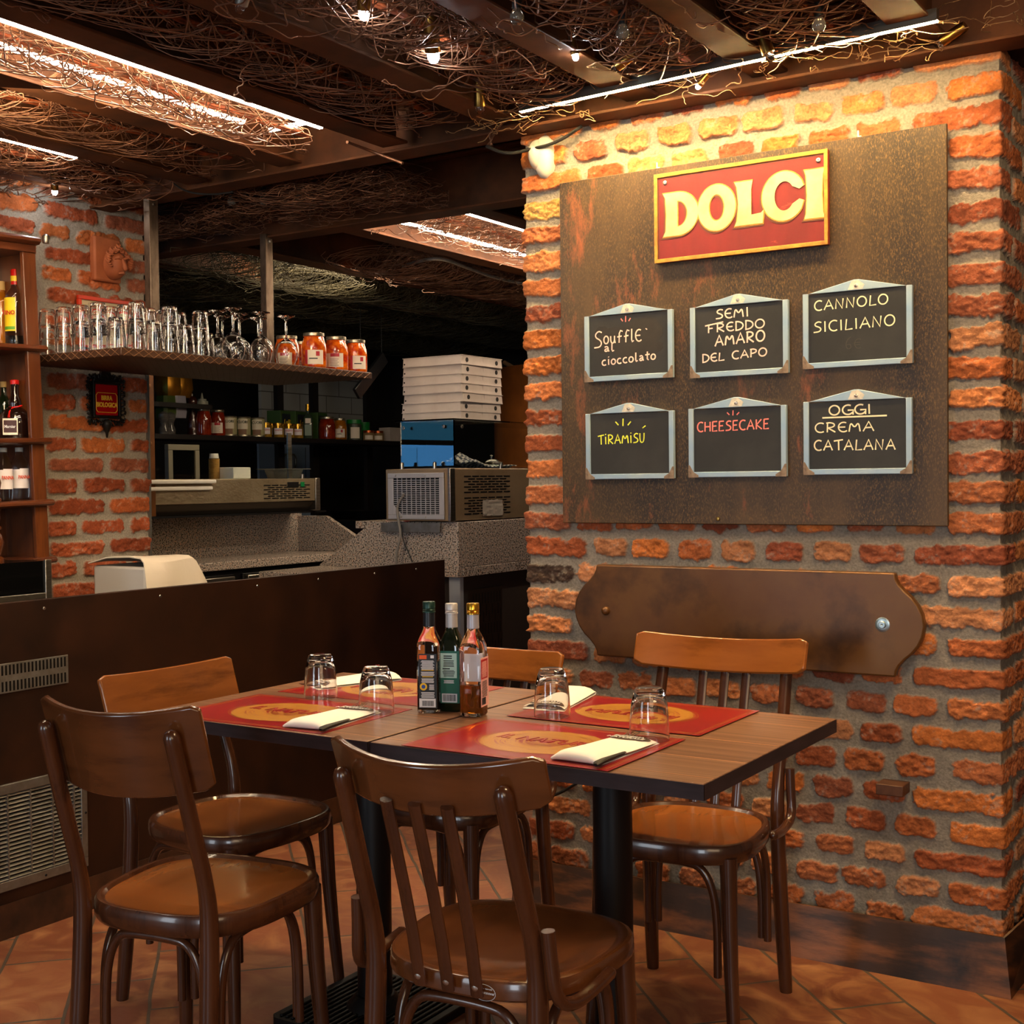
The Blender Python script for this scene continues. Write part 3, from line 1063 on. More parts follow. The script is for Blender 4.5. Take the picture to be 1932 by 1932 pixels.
ST = {
    'A': (.85, [[(0, 0), (.42, 1), (.8, 0)], [(.18, .36), (.64, .38)]]),
    'C': (.75, [arc(.45, .5, .42, .5, 55, 305, 12)]),
    'D': (.75, [[(.06, 0), (.06, 1)], [(0, 1)]+arc(.12, .5, .58, .5, 90, -90, 10)+[(0, 0)]]),
    'E': (.65, [[(.08, 1), (.05, 0), (.6, .03)], [(.08, .98), (.6, 1)], [(.06, .52), (.5, .54)]]),
    'e': (.68, [[(.05, .5), (.55, .5)], arc(.42, .5, .40, .5, 60, 310, 12)]),
    'F': (.72, [[(.12, 0), (.14, 1)], [(-.2, .86), (.68, 1)], [(.14, .5), (.5, .52)]]),
    'G': (.8, [arc(.42, .5, .42, .5, 60, 330, 12), [(.4, .45), (.82, .46), (.8, -.02)]]),
    'H': (.75, [[(.06, 1), (.04, 0)], [(.66, 1), (.66, 0)], [(.05, .5), (.66, .5)]]),
    'I': (.3, [[(.12, 1), (.14, 0)]]),
    'i': (.3, [[(.12, .72), (.14, 0)], [(.12, 1.02), (.14, .94)]]),
    'J': (.3, [[(.12, .82), (.14, 0)], [(.12, 1.12), (.13, 1.02)]]),
    'K': (.75, [[(.08, 1), (.08, 0)], [(.65, 1), (.1, .45), (.7, 0)]]),
    'L': (.65, [[(.14, 1), (.06, 0), (.62, .04)]]),
    'M': (.95, [[(.02, 0), (.14, 1), (.44, .35), (.74, 1), (.86, 0)]]),
    'N': (.82, [[(.04, 0), (.1, 1), (.62, 0), (.7, 1)]]),
    'O': (.9, [arc(.42, .5, .40, .5, 100, 465, 16)]),
    'P': (.72, [[(.08, 0), (.10, 1)], [(0, .97)]+arc(.22, .74, .42, .26, 90, -90, 8)+[(.10, .46)]]),
    'R': (.78, [[(.08, 0), (.10, 1)], [(0, .97)]+arc(.22, .74, .42, .26, 90, -90, 8)+[(.12, .46), (.7, 0)]]),
    'S': (.7, [[(.66, .92), (.4, 1.02), (.12, .84), (.16, .62), (.5, .48), (.66, .28), (.5, .04), (.02, .02)]]),
    'T': (.75, [[(.38, .98), (.40, 0)], [(-.05, .9), (.78, 1.02)]]),
    'U': (.72, [[(.06, 1), (.06, .3), (.2, 0), (.45, 0), (.6, .3), (.62, 1)]]),
    "'": (.3, [[(.05, 1.05), (.3, 1.2)]]),
    '`': (.3, [[(.02, .9), (.16, .78)]]),
    'f': (.62, [[(.62, .95), (.4, 1.04), (.25, .8), (.22, 0)], [(.02, .5), (.52, .56)]]),
    'l': (.4, [[(.14, 1.1), (.12, .2), (.2, 0), (.36, .1)]]),
    'o': (.62, [arc(.3, .32, .27, .33, 100, 465, 14)]),
    'u': (.66, [[(.06, .62), (.06, .2), (.2, 0), (.42, .04), (.5, .3), (.5, .62)], [(.5, .3), (.58, 0)]]),
    'c': (.6, [arc(.34, .32, .3, .33, 60, 310, 10)]),
    'a': (.62, [[(.08, .56), (.3, .66), (.46, .5), (.46, .2), (.56, 0)], [(.46, .34), (.2, .34), (.06, .16), (.2, 0), (.46, .14)]]),
    't': (.55, [[(.28, 1.05), (.26, .15), (.42, 0)], [(.02, .66), (.56, .7)]]),
    '€': (.6, [arc(.4, .4, .34, .4, 60, 300, 10), [(0, .48), (.5, .5)], [(0, .3), (.46, .32)]]),
    '6': (.6, [[(.5, 1), (.2, .8), (.05, .4), (.15, .04), (.4, 0), (.52, .2), (.4, .42), (.1, .34)]]),
    '!': (1.5, [[(.55, 0), (.57, .8)], [(.16, .12), (-.1, .5)], [(.98, .08), (1.24, .46)]]),
    ' ': (.5, []),
    '_': (1, [[(0, 0), (1, 0)]]),
}


def stroke(mb, pts, r, z, smooth):
    p = chaikin(pts, 2) if smooth else pts
    mb.tube([(x, y, z) for x, y in p], r, 6, flat=((0, 0, 1), .25))


def write(mb, s, x, y, h, wd, r, z, slope=0.0, jit=.0):
    """strokes of s from x, cap height h, scaled so that the line is wd wide"""
    tot = sum(ST[c][0]+.14 for c in s)
    k = wd/tot
    for c in s:
        for st in ST[c][1]:
            pts = [(x+px_*k, y+py_*h+slope*(x+px_*k)) for px_, py_ in st]
            stroke(mb, pts, r, z, len(st) > 4)
        x += (ST[c][0]+.14)*k


M_SLATE = mat('slate', '#1d1c1b', .55, 0, '#2a2927', 8, lo=.45, hi=.7)
M_FRAME = mat('pale_blue_frame', '#7c9ab8', .4, .1, '#93a6b2', 8, (1, 1, 1))
M_CORNER = mat('worn_corner', '#8b7a6a', .6, .2, '#6a5747', 60)
M_CREST = mat('chipped_paint', '#cfc9ba', .7, 0, '#a8a79f', 70)


def chalk(c):
    return mat('chalk_'+c, c, .95)


def chalkboard(label, cx, cz, wd, ht, lines, tilt=0.0, smudge=None):
    t = rot_thing('chalkboard', label, 'chalkboard', cx, 3.328, cz, 'little chalkboards on the metal board')
    t.rotation_euler = (PI/2, tilt, 0)
    a, b2, f = wd/2, ht/2, .015
    part('slate', MB().box(-a+.008, a-.008, -b2+.008, b2-.004, .002, .009), M_SLATE, t)
    fr = MB()
    fr.box(-a, -a+f, -b2, b2, 0, .014).box(a-f, a, -b2, b2, 0, .014).box(-a+f, a-f, -b2, -b2+f, 0, .014)
    fr.prism([(-a+.012, b2-.001), (a-.012, b2-.001), (.006, b2+.027), (-.006, b2+.027)], 0, .013)
    part('frame', fr, M_FRAME, t, bev=.0015)
    for s in (-1, 1):
        cn = MB().prism([(s*a*1.003, -b2*1.004), (s*(a-.030), -b2*1.004), (s*(a-.030), -b2+.006), (s*(a-f), -b2+f), (s*(a-.004), -b2+.034), (s*a*1.003, -b2+.034)][::s], .0125, .0146)
        part('worn_corner', cn, M_CORNER, t)
    part('worn_patch', MB().prism([(-.022, b2+.001), (.016, b2+.001), (.022, b2+.012), (.005, b2+.0255), (-.012, b2+.0235)], .0115, .0134), M_CREST, t)
    part('screw', MB().lathe([(0, .013), (.0052, .013), (.0048, .016), (.002, .0172), (0, .0165)], 12), M_SCREW, t, loc=(0, b2+.011, 0))
    if smudge:
        sm = MB()
        for cx_, cy_, ra, rb in smudge:
            sm.prism([(cx_+ra*math.cos(2*PI*k/26)*(1+.06*math.sin(k*2.1)), cy_+rb*math.sin(2*PI*k/26)*(1+.06*math.sin(k*1.7))) for k in range(26)], .0089, .0092+.00003*len(sm.v)/52)
        part('chalk_smudge', sm, mat('smudge', '#2e2a28', .8, 0, '#272423', 30), t)
    by = {}
    W, H = wd-2*f, ht-f
    for tx, x, y, w_, h, r, c, sl in lines:
        mb = by.setdefault(c, MB())
        write(mb, tx, -W/2+x*W, -b2+f+y*H, h*H, w_*W, r, .0095, sl)
    for c, mb in by.items():
        part('chalk_lettering', mb, chalk(c), t)
    return t


PK, YE, SA, CR, GH = '#ecc7bb', '#d9dd4a', '#ee7f78', '#ded5b4', '#413d38'
R1 = .0021
chalkboard('chalkboard reading Soufflé al cioccolato, smudged with chalk', -1.722, 1.663, .284, .192, [
    ('S', .06, .47, .13, .27, R1, PK, 0), ('ouffle', .185, .53, .50, .19, R1, PK, 0), ('`', .72, .60, .06, .14, .0015, PK, 0),
    ('al', .19, .40, .15, .13, R1, PK, 0), ('cioccolato', .16, .20, .70, .13, R1, PK, .05), ('!', .42, .86, .15, .12, .0018, SA, 0)], smudge=((-.02, .025, .09, .035), (.05, .038, .06, .042), (-.085, .025, .03, .04), (.03, -.005, .08, .03)))
chalkboard('chalkboard reading SEMI FREDDO AMARO DEL CAPO', -1.383, 1.659, .286, .196, [
    ('SeMI', .24, .80, .40, .14, R1, PK, .0), ('_', .22, .785, .12, .1, R1, PK, .15), ('FReDDO', .14, .605, .68, .13, R1, PK, .02), ('AMARO', .23, .40, .59, .16, .0024, PK, .04), ('DeL CAPO', .08, .175, .76, .12, R1, PK, .04)])
chalkboard('chalkboard reading CANNOLO SICILIANO', -1.055, 1.667, .288, .198, [
    ('CANNOLO', .06, .76, .78, .14, .0019, CR, .015), ('SICILIANO', .05, .45, .86, .15, .0019, CR, .02), ('6€', .38, .17, .18, .17, .0011, GH, 0)])
chalkboard('chalkboard with green yellow chalk reading TIRAMISÙ', -1.721, 1.378, .284, .192, [
    ('TJRAMJSU', .10, .50, .61, .15, .0019, YE, .02), ("'", .66, .52, .07, .16, .0018, YE, .2), ('!', .34, .78, .24, .15, .002, YE, 0)])
chalkboard('chalkboard with pink chalk reading CHEESECAKE', -1.390, 1.380, .286, .192, [
    ('CHEESECAKE', .04, .64, .84, .15, .0021, SA, .012), ('!', .40, .87, .17, .10, .0017, SA, 0)])
chalkboard('chalkboard reading OGGI CREMA CATALANA', -1.056, 1.384, .286, .194, [
    ('OGGI', .21, .79, .46, .14, .0023, CR, 0), ('_', .14, .755, .76, .1, .0024, CR, .0), ('CReMA', .06, .54, .64, .14, .002, CR, 0), ('CATALANA', .05, .27, .86, .15, .0021, CR, -.01)])

# bronze plaque
t = rot_thing('bronze_plaque', 'wide bronze plaque with scalloped ends bolted to the bricks behind the right chair', 'plaque', -1.395, 3.318, .898)
hw = .50
def side(s):
    a = [(.427, .133), (.429, .118), (.436, .104), (.450, .088), (.468, .072), (.484, .052), (.495, .028), (.500, 0), (.495, -.028), (.484, -.052), (.468, -.072), (.450, -.088), (.436, -.104), (.429, -.118), (.427, -.133)]
    return [(s*x, y) for x, y in (a if s > 0 else a[::-1])]
poly = [(x*1.025, y*1.01) for x, y in side(1)+side(-1)]
mb = MB()
mb.prism([(x, y) for x, y in poly][::-1], -.022, .004)
M_BRONZE = mat('bronze', '#55341a', .36, .3, '#654420', 3.5, (1, 1, 1), .35, .7, col3='#382313', scale3=5, bump=.05, bscale=20)
part('plate', mb, M_BRONZE, t, bev=.005)
part('bolt', MB().lathe([(0, .004), (.013, .004), (.0125, .010), (.008, .016), (0, .018)], 18), M_BRONZE, t, loc=(-.405, .0, 0), label='domed brown bolt head')
part('bolt', MB().lathe([(0, .0035), (.020, .0035), (.018, .005), (.010, .005), (.010, .009), (.008, .011), (.003, .011), (0, .008)], 18), mat('zinc', '#9fb0b4', .35, .9), t, loc=(.405, .0, 0), label='bare shiny hexagon bolt')
solo('wooden_peg', MB().box(-.035, .035, -.03, .05, 0, .028), mat('peg_wood', '#3f2518', .5, 0, '#5a3824', 20, (1, 6, 1)), 'short dark wooden peg sticking out of the lower bricks on the right', 'peg', aty(1684, 1497, 3.325), bev=.002)
#@@TABLE
# ================================================================ TABLES
def wood(name, c1, c2, c3, rough=.3, scale=5, st=(1, 9, 9), coat=.35, lo=.35, hi=.7):
    return mat(name, c1, rough, 0, c2, scale, st, lo, hi, 8, col3=c3, scale3=scale*1.7, stretch3=st, lo3=.55, hi3=.75, coat=coat, bump=.03, bscale=scale*4, bstretch=st)


M_LAM = wood('table_laminate', '#6d4b38', '#8c674e', '#4c3427', .34, 3.4, (.3, 17, 1), .12, lo=.42, hi=.6)
M_LAMS = mat('laminate_stripe', '#b98458', .34, 0, '#8d6246', 6, (.5, 1, 1))
M_LAME = mat('laminate_edge', '#33262a', .45, 0, '#241b1e', 9, (1, 1, 9))


def table(label, x0, x1, y0, y1, z, stripes, co=0.0):
    cx, cy = (x0+x1)/2, (y0+y1)/2
    t = thing('dining_table', label, 'table', (cx, cy, 0), group='two square tables pushed together')
    a, b = (x1-x0)/2, (y1-y0)/2
    top = part('tabletop', MB().box(-a, a, -b, b, z-.030, z), M_LAM, t, bev=.0012)
    e = MB()
    e.box(-a-.0006, a+.0006, -b-.0006, -b+.002, z-.0295, z-.0015).box(-a-.0006, a+.0006, b-.002, b+.0006, z-.0295, z-.0015)
    e.box(-a-.0006, -a+.002, -b, b, z-.0295, z-.0015).box(a-.002, a+.0006, -b, b, z-.0295, z-.0015)
    part('edge_band', e, M_LAME, top)
    st = MB()
    for q in stripes:
        st.box(-a+.002, a-.002, q-cy-.0022, q-cy+.0022, z-.002, z+.00025)
    part('veneer_stripe_pattern', st, M_LAMS, top)
    part('column', MB().cyl(co, 0, .03, z-.034, .042, 32), M_BLACK, t)
    part('top_plate', MB().box(-.16, .16, -.16, .16, z-.036, z-.030), M_BLACK, t)
    bs = MB()
    bs.prism([(.18*c, .18*s) for c, s in ((1, .9), (.9, 1), (-.9, 1), (-1, .9), (-1, -.9), (-.9, -1), (.9, -1), (1, -.9))], .0, .022)
    for k in range(-9, 10):
        bs.box(k*.017-.0045, k*.017+.0045, -.165, .165, .022, .027)
    bs.lathe([(.075, .020), (.06, .040), (.046, .055), (0, .055)], 28)
    part('base', bs, M_BLACK, t, bev=.003, loc=(co, 0, 0))
    return t


TZ = .75
table('right brown table, its free corner in front of the brick pier', -1.664, -.926, 2.052, 2.756, TZ, (2.10, 2.245, 2.42, 2.63, 2.71))
table('left brown table whose end meets the chair by the bar front', -2.336, -1.668, 2.046, 2.765, TZ+.002, (2.09, 2.33, 2.47, 2.68), .055)
TT = TZ+.0026

# placemats
M_MAT = mat('placemat_red', '#9a111f', .28, 0, '#861019', 3, coat=.25)
M_MGOLD = mat('print_gold', '#a87427', .4)
M_MREDL = mat('print_red', '#8f1420', .4)
rng = random.Random(3)
scr = MB()
rx, ry = .128, .102
for i in range(74):
    k = max(.06, rng.random())**.6 if i > 14 else rng.uniform(.93, 1.05)
    a0, ex, ey = rng.uniform(0, 6), rng.uniform(-.008, .008), rng.uniform(-.006, .006)
    n = 40
    pts = []
    wob = rng.uniform(.4, 1)
    for j in range(n+1):
        a = a0+2*PI*j/n*rng.uniform(.995, 1.0)
        rr_ = k*(1+.02*wob*math.sin(5*a+i)+.012*math.sin(11*a+2*i))
        pts.append((ex+rx*rr_*math.cos(a), ey+ry*rr_*math.sin(a), .0011+.00001*(i % 5)))
    scr.tube(pts, rng.uniform(.0005, .0016), 4, flat=((0, 0, 1), .06))
for k in (1.16, 1.22):
    scr.tube([(.006+rx*k*math.cos(a)*(1 if math.cos(a) < 0 else 1.0), ry*k*.92*math.sin(a), .0011) for a in [1.9+.1*j for j in range(30)]], .0006, 4, flat=((0, 0, 1), .1))


def placemat(label, x, y, rz):
    w_, h = .235, .165
    t = thing('placemat', label, 'placemat', (x, y, TT-.0004), rz, 'red paper placemats')
    part('sheet', MB().box(-w_, w_, -h, h, 0, .0008), M_MAT, t)
    ln = MB()
    for a in (.010, .016):
        for (p0, p1, q0, q1) in ((-w_+a, w_-a, -h+a, -h+a+.0008), (-w_+a, w_-a, h-a-.0008, h-a), (-w_+a, -w_+a+.0008, -h+a, h-a), (w_-a-.0008, w_-a, -h+a, h-a)):
            ln.box(p0, p1, q0, q1, .0008, .0010)
    part('border_print', ln, M_MGOLD, t)
    part('scribble_print', scr.mesh('scribble_print'), M_MGOLD, t)
    text('lettering', 'IL NATURA', .052, M_MREDL, t, (0, .012, .0016), (0, 0, 0), off=.0004, sx=.88, shear=.2)
    return t


placemat('red placemat at the front right, under the napkin with the black knife handle', -1.347, 2.213, 0)
placemat('red placemat at the back right, in front of the chair by the brick pier', -1.338, 2.590, PI)
placemat('red placemat at the front left, cut off by the nearest left chair', -2.040, 2.215, .03)
placemat('red placemat at the back left, behind the three bottles', -2.030, 2.590, PI)

# tumblers turned upside down on the table
gl = [(0, 0), (.030, 0)]
tum = [(.0405, 0), (.0412, .010), (.0400, .040), (.0370, .072), (.0310, .096), (.0275, .104), (.0255, .106), (0, .1055),
       (0, .0935), (.020, .093), (.0265, .088), (.0345, .068), (.0375, .040), (.0388, .010), (.0386, .0), (.0405, 0)]
tme = MB().lathe(tum, 40).mesh('tumbler', .9)


def tumbler(label, x, y):
    o = bpy.data.objects.new('tumbler', tme)
    if not tme.materials:
        tme.materials.append(M_GLASS)
    C.objects.link(o)
    o.location = (x, y, TT+.0012)
    return tag(o, label, 'glass', 'upturned tumblers on the tables')


tumbler('upturned tumbler at the far left end of the tables', -2.108, 2.409)
tumbler('upturned tumbler just left of the three bottles', -1.856, 2.312)
tumbler('upturned tumbler just right of the bottles, in front of a napkin', -1.480, 2.468)
tumbler('upturned tumbler nearest to the right corner of the table', -1.174, 2.340)

# napkin pockets with cutlery
M_NAP = mat('napkin_paper', '#f1ede5', .8)
M_NPR = mat('napkin_print', '#4a3527', .6)
M_FORK = mat('cutlery_steel', '#b8b2aa', .2, 1.0)


def napkin(label, x, y, rz, k, side=1, flip=False, knife=True):
    t = thing('napkin_pocket', label, 'napkin', (x, y, TT+.0006), rz, 'white paper napkin pockets')
    prof = [(.118, .0012), (-.108, .0012), (-.117, .004), (-.121, .010), (-.117, .017), (-.106, .021), (-.085, .021), (-.03, .0165), (.05, .0125), (.110, .0105)]
    prof = chaikin(prof, 1)
    n = 9
    rows_ = []
    for j in range(n):
        u = -1+2*j/(n-1)
        sh = .30+.70*(1-abs(u)**4)
        rows_.append([(u*.052, py_+(-.010*(1-u*u) if i > len(prof)-3 else 0), .0012+(pz-.0012)*sh) for i, (py_, pz) in enumerate(prof)])
    part('pocket', MB().sheet(rows_, .0009), M_NAP, t)
    pr = MB()
    els = [[(.048*math.sin(-1.25+2.5*i/14), .0915-.046*math.cos(-1.25+2.5*i/14)+.0145, 0) for i in range(15)], [(.048*math.sin(-1.25+2.5*i/14)*.98, .0935+.012*math.cos(-1.25+2.5*i/14), 0) for i in range(15)]]
    rws = []
    for e in els:
        rws.append([(p[0], p[1], .0136 if q == 0 else .0122) for q, p in enumerate(e)])
    for q in range(2):
        rws[q] = [(p[0], p[1], .0012+((.0119 if p[1] > .05 else .0135)-.0012)*(.30+.70*(1-abs(p[0]/.052)**4))+.0016) for p in rws[q]]
    pr.sheet(rws)
    part('brown_print', pr, M_NPR, t)
    text('lettering', 'PIZZERIA\nNATURALE', .0165, M_PAPER, t, (0, .083, .0146), (-.05, 0, 0), off=.0003, ext=.0002)
    s = math.sin(rz)
    c_ = math.cos(rz)

    def W(px_, py_):
        return (x+px_*c_-py_*s, y+px_*s+py_*c_)
    fx, fy = W(-.020*side, .018)
    f = thing('fork', 'steel fork with its tines peeking out of the '+k, 'fork', (fx, fy, TT+.0045), rz, 'forks in the napkins')
    hb = MB().tube([(0, -.08, 0), (0, -.02, .0006), (0, .05, .001), (0, .075, .0035)], [.004, .003, .0024, .003], 8, flat=((0, 0, 1), .5))
    part('handle', hb, M_FORK, f)
    hd = MB()
    hd.sheet([[(-.004, .070, .003), (.004, .070, .003)], [(-.0105, .086, .003), (.0105, .086, .003)], [(-.0115, .098, .004), (.0115, .098, .004)]], .0012)
    for q in range(4):
        xx = -.0098+q*.00653
        hd.tube([(xx, .097, .0034), (xx, .117, .006), (xx, .136, .0085)], [.0014, .0013, .0008], 6)
    part('tines', hd, M_FORK, f)
    if knife:
        kx, ky = W(.047*side, -.004)
        f = thing('table_knife', 'black handled knife sticking out of the '+k, 'knife', (kx, ky, TT+.0035), rz, 'knives in the napkins')
        part('handle', MB().tube([(.010*side, -.135, .004), (.010*side, -.128, .0055), (.006*side, -.10, .0055), (.002*side, -.05, .004), (0, -.01, .003)], [.005, .0085, .0075, .006, .005], 10, flat=((0, 0, 1), .62)), M_RUBBER, f)
        part('blade', MB().prism([(-.006, -.012), (.006, -.012), (.008, .05), (.006, .095), (-.004, .105), (-.006, .05)], .001, .0022), M_FORK, f)


napkin('white napkin pocket at the front right, on the red placemat by the black knife handle', -1.192, 2.192, -.03, 'front right napkin')
napkin('white napkin pocket at the front left of the tables', -1.879, 2.190, .13, 'front left napkin')
napkin('white napkin pocket behind the right middle tumbler, rolled end toward the brick wall', -1.560, 2.640, PI+.20, 'napkin behind the middle tumbler')
napkin('white napkin pocket at the back left behind two tumblers', -2.190, 2.628, PI-.45, 'back left napkin')


# ---------------------------------------------------------------- bottles
def loft(rings, n=28):
    """rings: (half width, z, roundness 0 square .. 1 circle)"""
    mb = MB()
    v, f = [], []
    for w_, z, q in rings:
        for k in range(n):
            a = 2*PI*(k+.5)/n
            c, s = math.cos(a), math.sin(a)
            e = 2.0+(1-q)*5
            r = (abs(c)**e+abs(s)**e)**(-1/e)
            v.append((w_*r*c, w_*r*s, z))
    for i in range(len(rings)-1):
        for k in range(n):
            k2 = (k+1) % n
            f.append((i*n+k, i*n+k2, (i+1)*n+k2, (i+1)*n+k))
    f.append(tuple(range(n))[::-1])
    f.append(tuple(range((len(rings)-1)*n, len(rings)*n)))
    return mb.add(v, f)


def strips(mb, x0, x1, z0, z1, n, y, rng, gap=.45):
    h = (z1-z0)/n
    for i in range(n):
        a = rng.uniform(.0, .25)*(x1-x0)
        mb.box(x0+a*.5, x1-a*.5, y-.0002, y, z0+i*h, z0+i*h+h*(1-gap))


def square_bottle(label, px_, py_, rz, glass, liquid, lev, cap_m, sleeve_m, labels, hgt=.252, w_=.0265):
    t = thing('sauce_bottle', label, 'bottle', (px_, py_, TT), rz, 'bottles on the table')
    k = hgt/.252
    part('glass_body', loft([(.90*w_, 0, .2), (w_, .004, .15), (w_, .150*k, .15), (w_*.97, .158*k, .25), (w_*.80, .172*k, .55), (.0145, .190*k, .95), (.0128, .20*k, 1), (.0128, .236*k, 1)]), glass, t)
    if liquid:
        part('liquid', loft([(w_*.84, .008, .2), (w_*.92, .012, .15), (w_*.92, lev-.002, .15), (w_*.90, lev, .15)]), liquid, t)
    part('neck_sleeve', MB().lathe([(.0131, .196*k), (.0141, .197*k), (.0137, .228*k), (.0132, .2285*k)], 24), sleeve_m, t)
    c = MB().lathe([(.0132, .2275*k), (.0150, .228*k), (.0150, .231*k), (.0138, .232*k), (.0148, .234*k), (.0138, .236*k), (.0148, .238*k), (.0145, .2395*k), (.0146, .2515*k), (.0135, .253*k), (0, .253*k)], 28)
    part('screw_cap', c, cap_m, t)
    for i, (face, x0, x1, z0, z1, m, prints) in enumerate(labels):
        rot = (0, 0, {'f': 0, 'r': PI/2, 'l': -PI/2, 'b': PI}[face])
        lb = part('paper_label', MB().box(x0, x1, -w_-.0008, -w_-.0002, z0, z1), m, t, rot=rot)
        for (kind, a0, a1, b0, b1, mm, n) in prints:
            mb = MB()
            rg = random.Random(i*7+n)
            if kind == 'lines':
                strips(mb, a0, a1, b0, b1, n, -w_-.0009, rg)
            elif kind == 'box':
                mb.box(a0, a1, -w_-.0010, -w_-.0008, b0, b1)
            elif kind == 'code':
                x = a0
                while x < a1:
                    q = rg.uniform(.0004, .0014)
                    mb.box(x, min(x+q, a1), -w_-.00125, -w_-.0010, b0, b1)
                    x += q+rg.uniform(.0004, .0012)
            elif kind == 'disc':
                mb.lathe([(0, 0), (a1, 0), (a1, .0003), (0, .0003)], 24, Matrix.Translation((a0, -w_-.0008-.0001*n, b0)) @ Matrix.Rotation(PI/2, 4, 'X'))
            part('label_print', mb, mm, lb)
    return t


M_GREENG = mat('dark_green_glass', '#10180a', .06, 0, coat=.6)
M_BALS = mat('balsamic', '#0b0605', .08, coat=.5)
M_OIL = mat('chilli_oil', '#b8690c', .05, trans=.75, ior=1.2)
M_CHILI = mat('chilli_skin', '#4a120a', .35)
M_CAPG = mat('green_cap', '#1d3a34', .35, .5)
M_CAPS = mat('silver_cap', '#b4b1b0', .38, .35)
M_CAPY = mat('gold_cap', '#c99a35', .25, .9)
lab_k = mat('label_black', '#14161c', .45)
lab_g = mat('label_green', '#0e5a48', .45)
lab_gl = mat('label_pale_green', '#a9c9bf', .5)
lab_w = mat('label_white', '#ddd5d6', .5)
lab_r = mat('label_red', '#9d1d24', .45)
lab_p = mat('label_pink', '#d8a0a0', .5)
ink_w, ink_k, ink_y, ink_o, ink_b = (mat('ink_'+n, c, .6) for n, c in (('white', '#cfd0d6'), ('black', '#22262a'), ('yellow', '#d8b020'), ('orange', '#d8561c'), ('blue', '#2a4a9a')))
square_bottle('dark vinegar bottle with black label and green cap, leftmost of the three bottles', -1.757, 2.385, .42, M_GLASS, M_BALS, .118, M_CAPG, mat('black_sleeve', '#10141a', .35), [
    ('f', -.020, .022, .012, .136, lab_k, [('box', -.018, -.001, .124, .133, ink_o, 1), ('box', .008, .016, .126, .133, ink_w, 2), ('lines', -.015, .017, .100, .122, ink_w, 9), ('lines', -.014, .016, .098, .1005, ink_y, 1), ('lines', -.015, .017, .086, .096, ink_w, 4), ('lines', -.012, .014, .083, .0855, ink_y, 1), ('lines', -.014, .016, .070, .081, ink_w, 4), ('disc', -.009, .0085, .061, 0, ink_y, 1), ('disc', -.009, .0045, .061, 0, ink_b, 3), ('lines', .003, .017, .054, .067, ink_w, 5), ('lines', -.015, .017, .036, .050, ink_w, 4), ('box', -.019, .019, .014, .034, ink_w, 3), ('code', -.012, .014, .017, .029, ink_k, 4)])])
square_bottle('dark olive oil bottle with green label and silver cap, middle of the three bottles', -1.722, 2.425, .36, M_GREENG, None, 0, M_CAPS, mat('silver_sleeve', '#a9a7a8', .4, .3), [
    ('f', -.024, .024, .020, .140, lab_g, [('box', -.020, .018, .078, .135, lab_gl, 1), ('lines', -.016, .010, .122, .132, ink_k, 2), ('lines', -.016, .014, .104, .120, ink_k, 5), ('lines', -.016, .002, .098, .103, ink_k, 1), ('lines', -.016, .014, .081, .097, ink_k, 6), ('lines', -.014, .012, .066, .074, ink_w, 3), ('box', -.018, .018, .022, .042, ink_w, 3), ('code', -.015, .015, .025, .040, ink_k, 6)])], hgt=.246)
t = square_bottle('clear chilli oil bottle with gold cap and red label, rightmost of the three bottles', -1.643, 2.397, .22, M_GLASS, M_OIL, .070, M_CAPY, mat('grey_sleeve', '#a3a2ab', .35, .3), [
    ('r', -.024, .022, .022, .132, lab_p, [('box', -.024, .016, .084, .128, lab_r, 1), ('lines', -.020, .014, .044, .080, ink_k, 12), ('lines', -.020, .012, .088, .124, lab_p, 12), ('code', -.020, .004, .026, .042, ink_k, 5)]),
    ('b', -.024, .024, .076, .136, lab_w, [('lines', -.018, .018, .09, .13, lab_p, 6)])])
part('chilli', MB().tube([(.004, -.006, .068), (.006, -.004, .058), (.004, -.004, .046), (-.001, -.006, .036)], [.004, .006, .004, .001], 8), M_CHILI, t)


# ================================================================ CHAIRS
def wood_set(tone):
    p = {'d': ('#3c2012', '#4d2a16', '#2b150b'), 'm': ('#4b2913', '#63381b', '#381c0d'), 'b': ('#6d3c18', '#824c22', '#4f2a10'), 'o': ('#7d4416', '#925522', '#633510')}[tone]
    return wood('chair_wood_'+tone, *p, rough=.26, scale=4, st=(5, 5, .8), coat=.4), wood('seat_wood_'+tone, *p, rough=.24, scale=4, st=(4, .6, 2), coat=.45), wood('rail_wood_'+tone, *p, rough=.22, scale=3, st=(.8, 2, 4), coat=.5)


def outline(n=56, hw=.200, hd=.200, e=3.0, taper=.07):
    o = []
    for k in range(n):
        a = 2*PI*k/n
        c, s = math.cos(a), math.sin(a)
        r = (abs(c)**e+abs(s)**e)**(-1/e)
        x, y = r*c, r*s
        o.append((x*hw*(1+taper*y), y*hd))
    return o


def ring_solid(ol, prof):
    mb = MB()
    n = len(ol)
    v, f = [], []
    for s, z in prof:
        v += [(x*s, y*s, z) for x, y in ol]
    for i in range(len(prof)-1):
        for k in range(n):
            k2 = (k+1) % n
            f.append((i*n+k, i*n+k2, (i+1)*n+k2, (i+1)*n+k))
    f.append(tuple(range(n))[::-1])
    f.append(tuple(range((len(prof)-1)*n, len(prof)*n)))
    return mb.add(v, f)


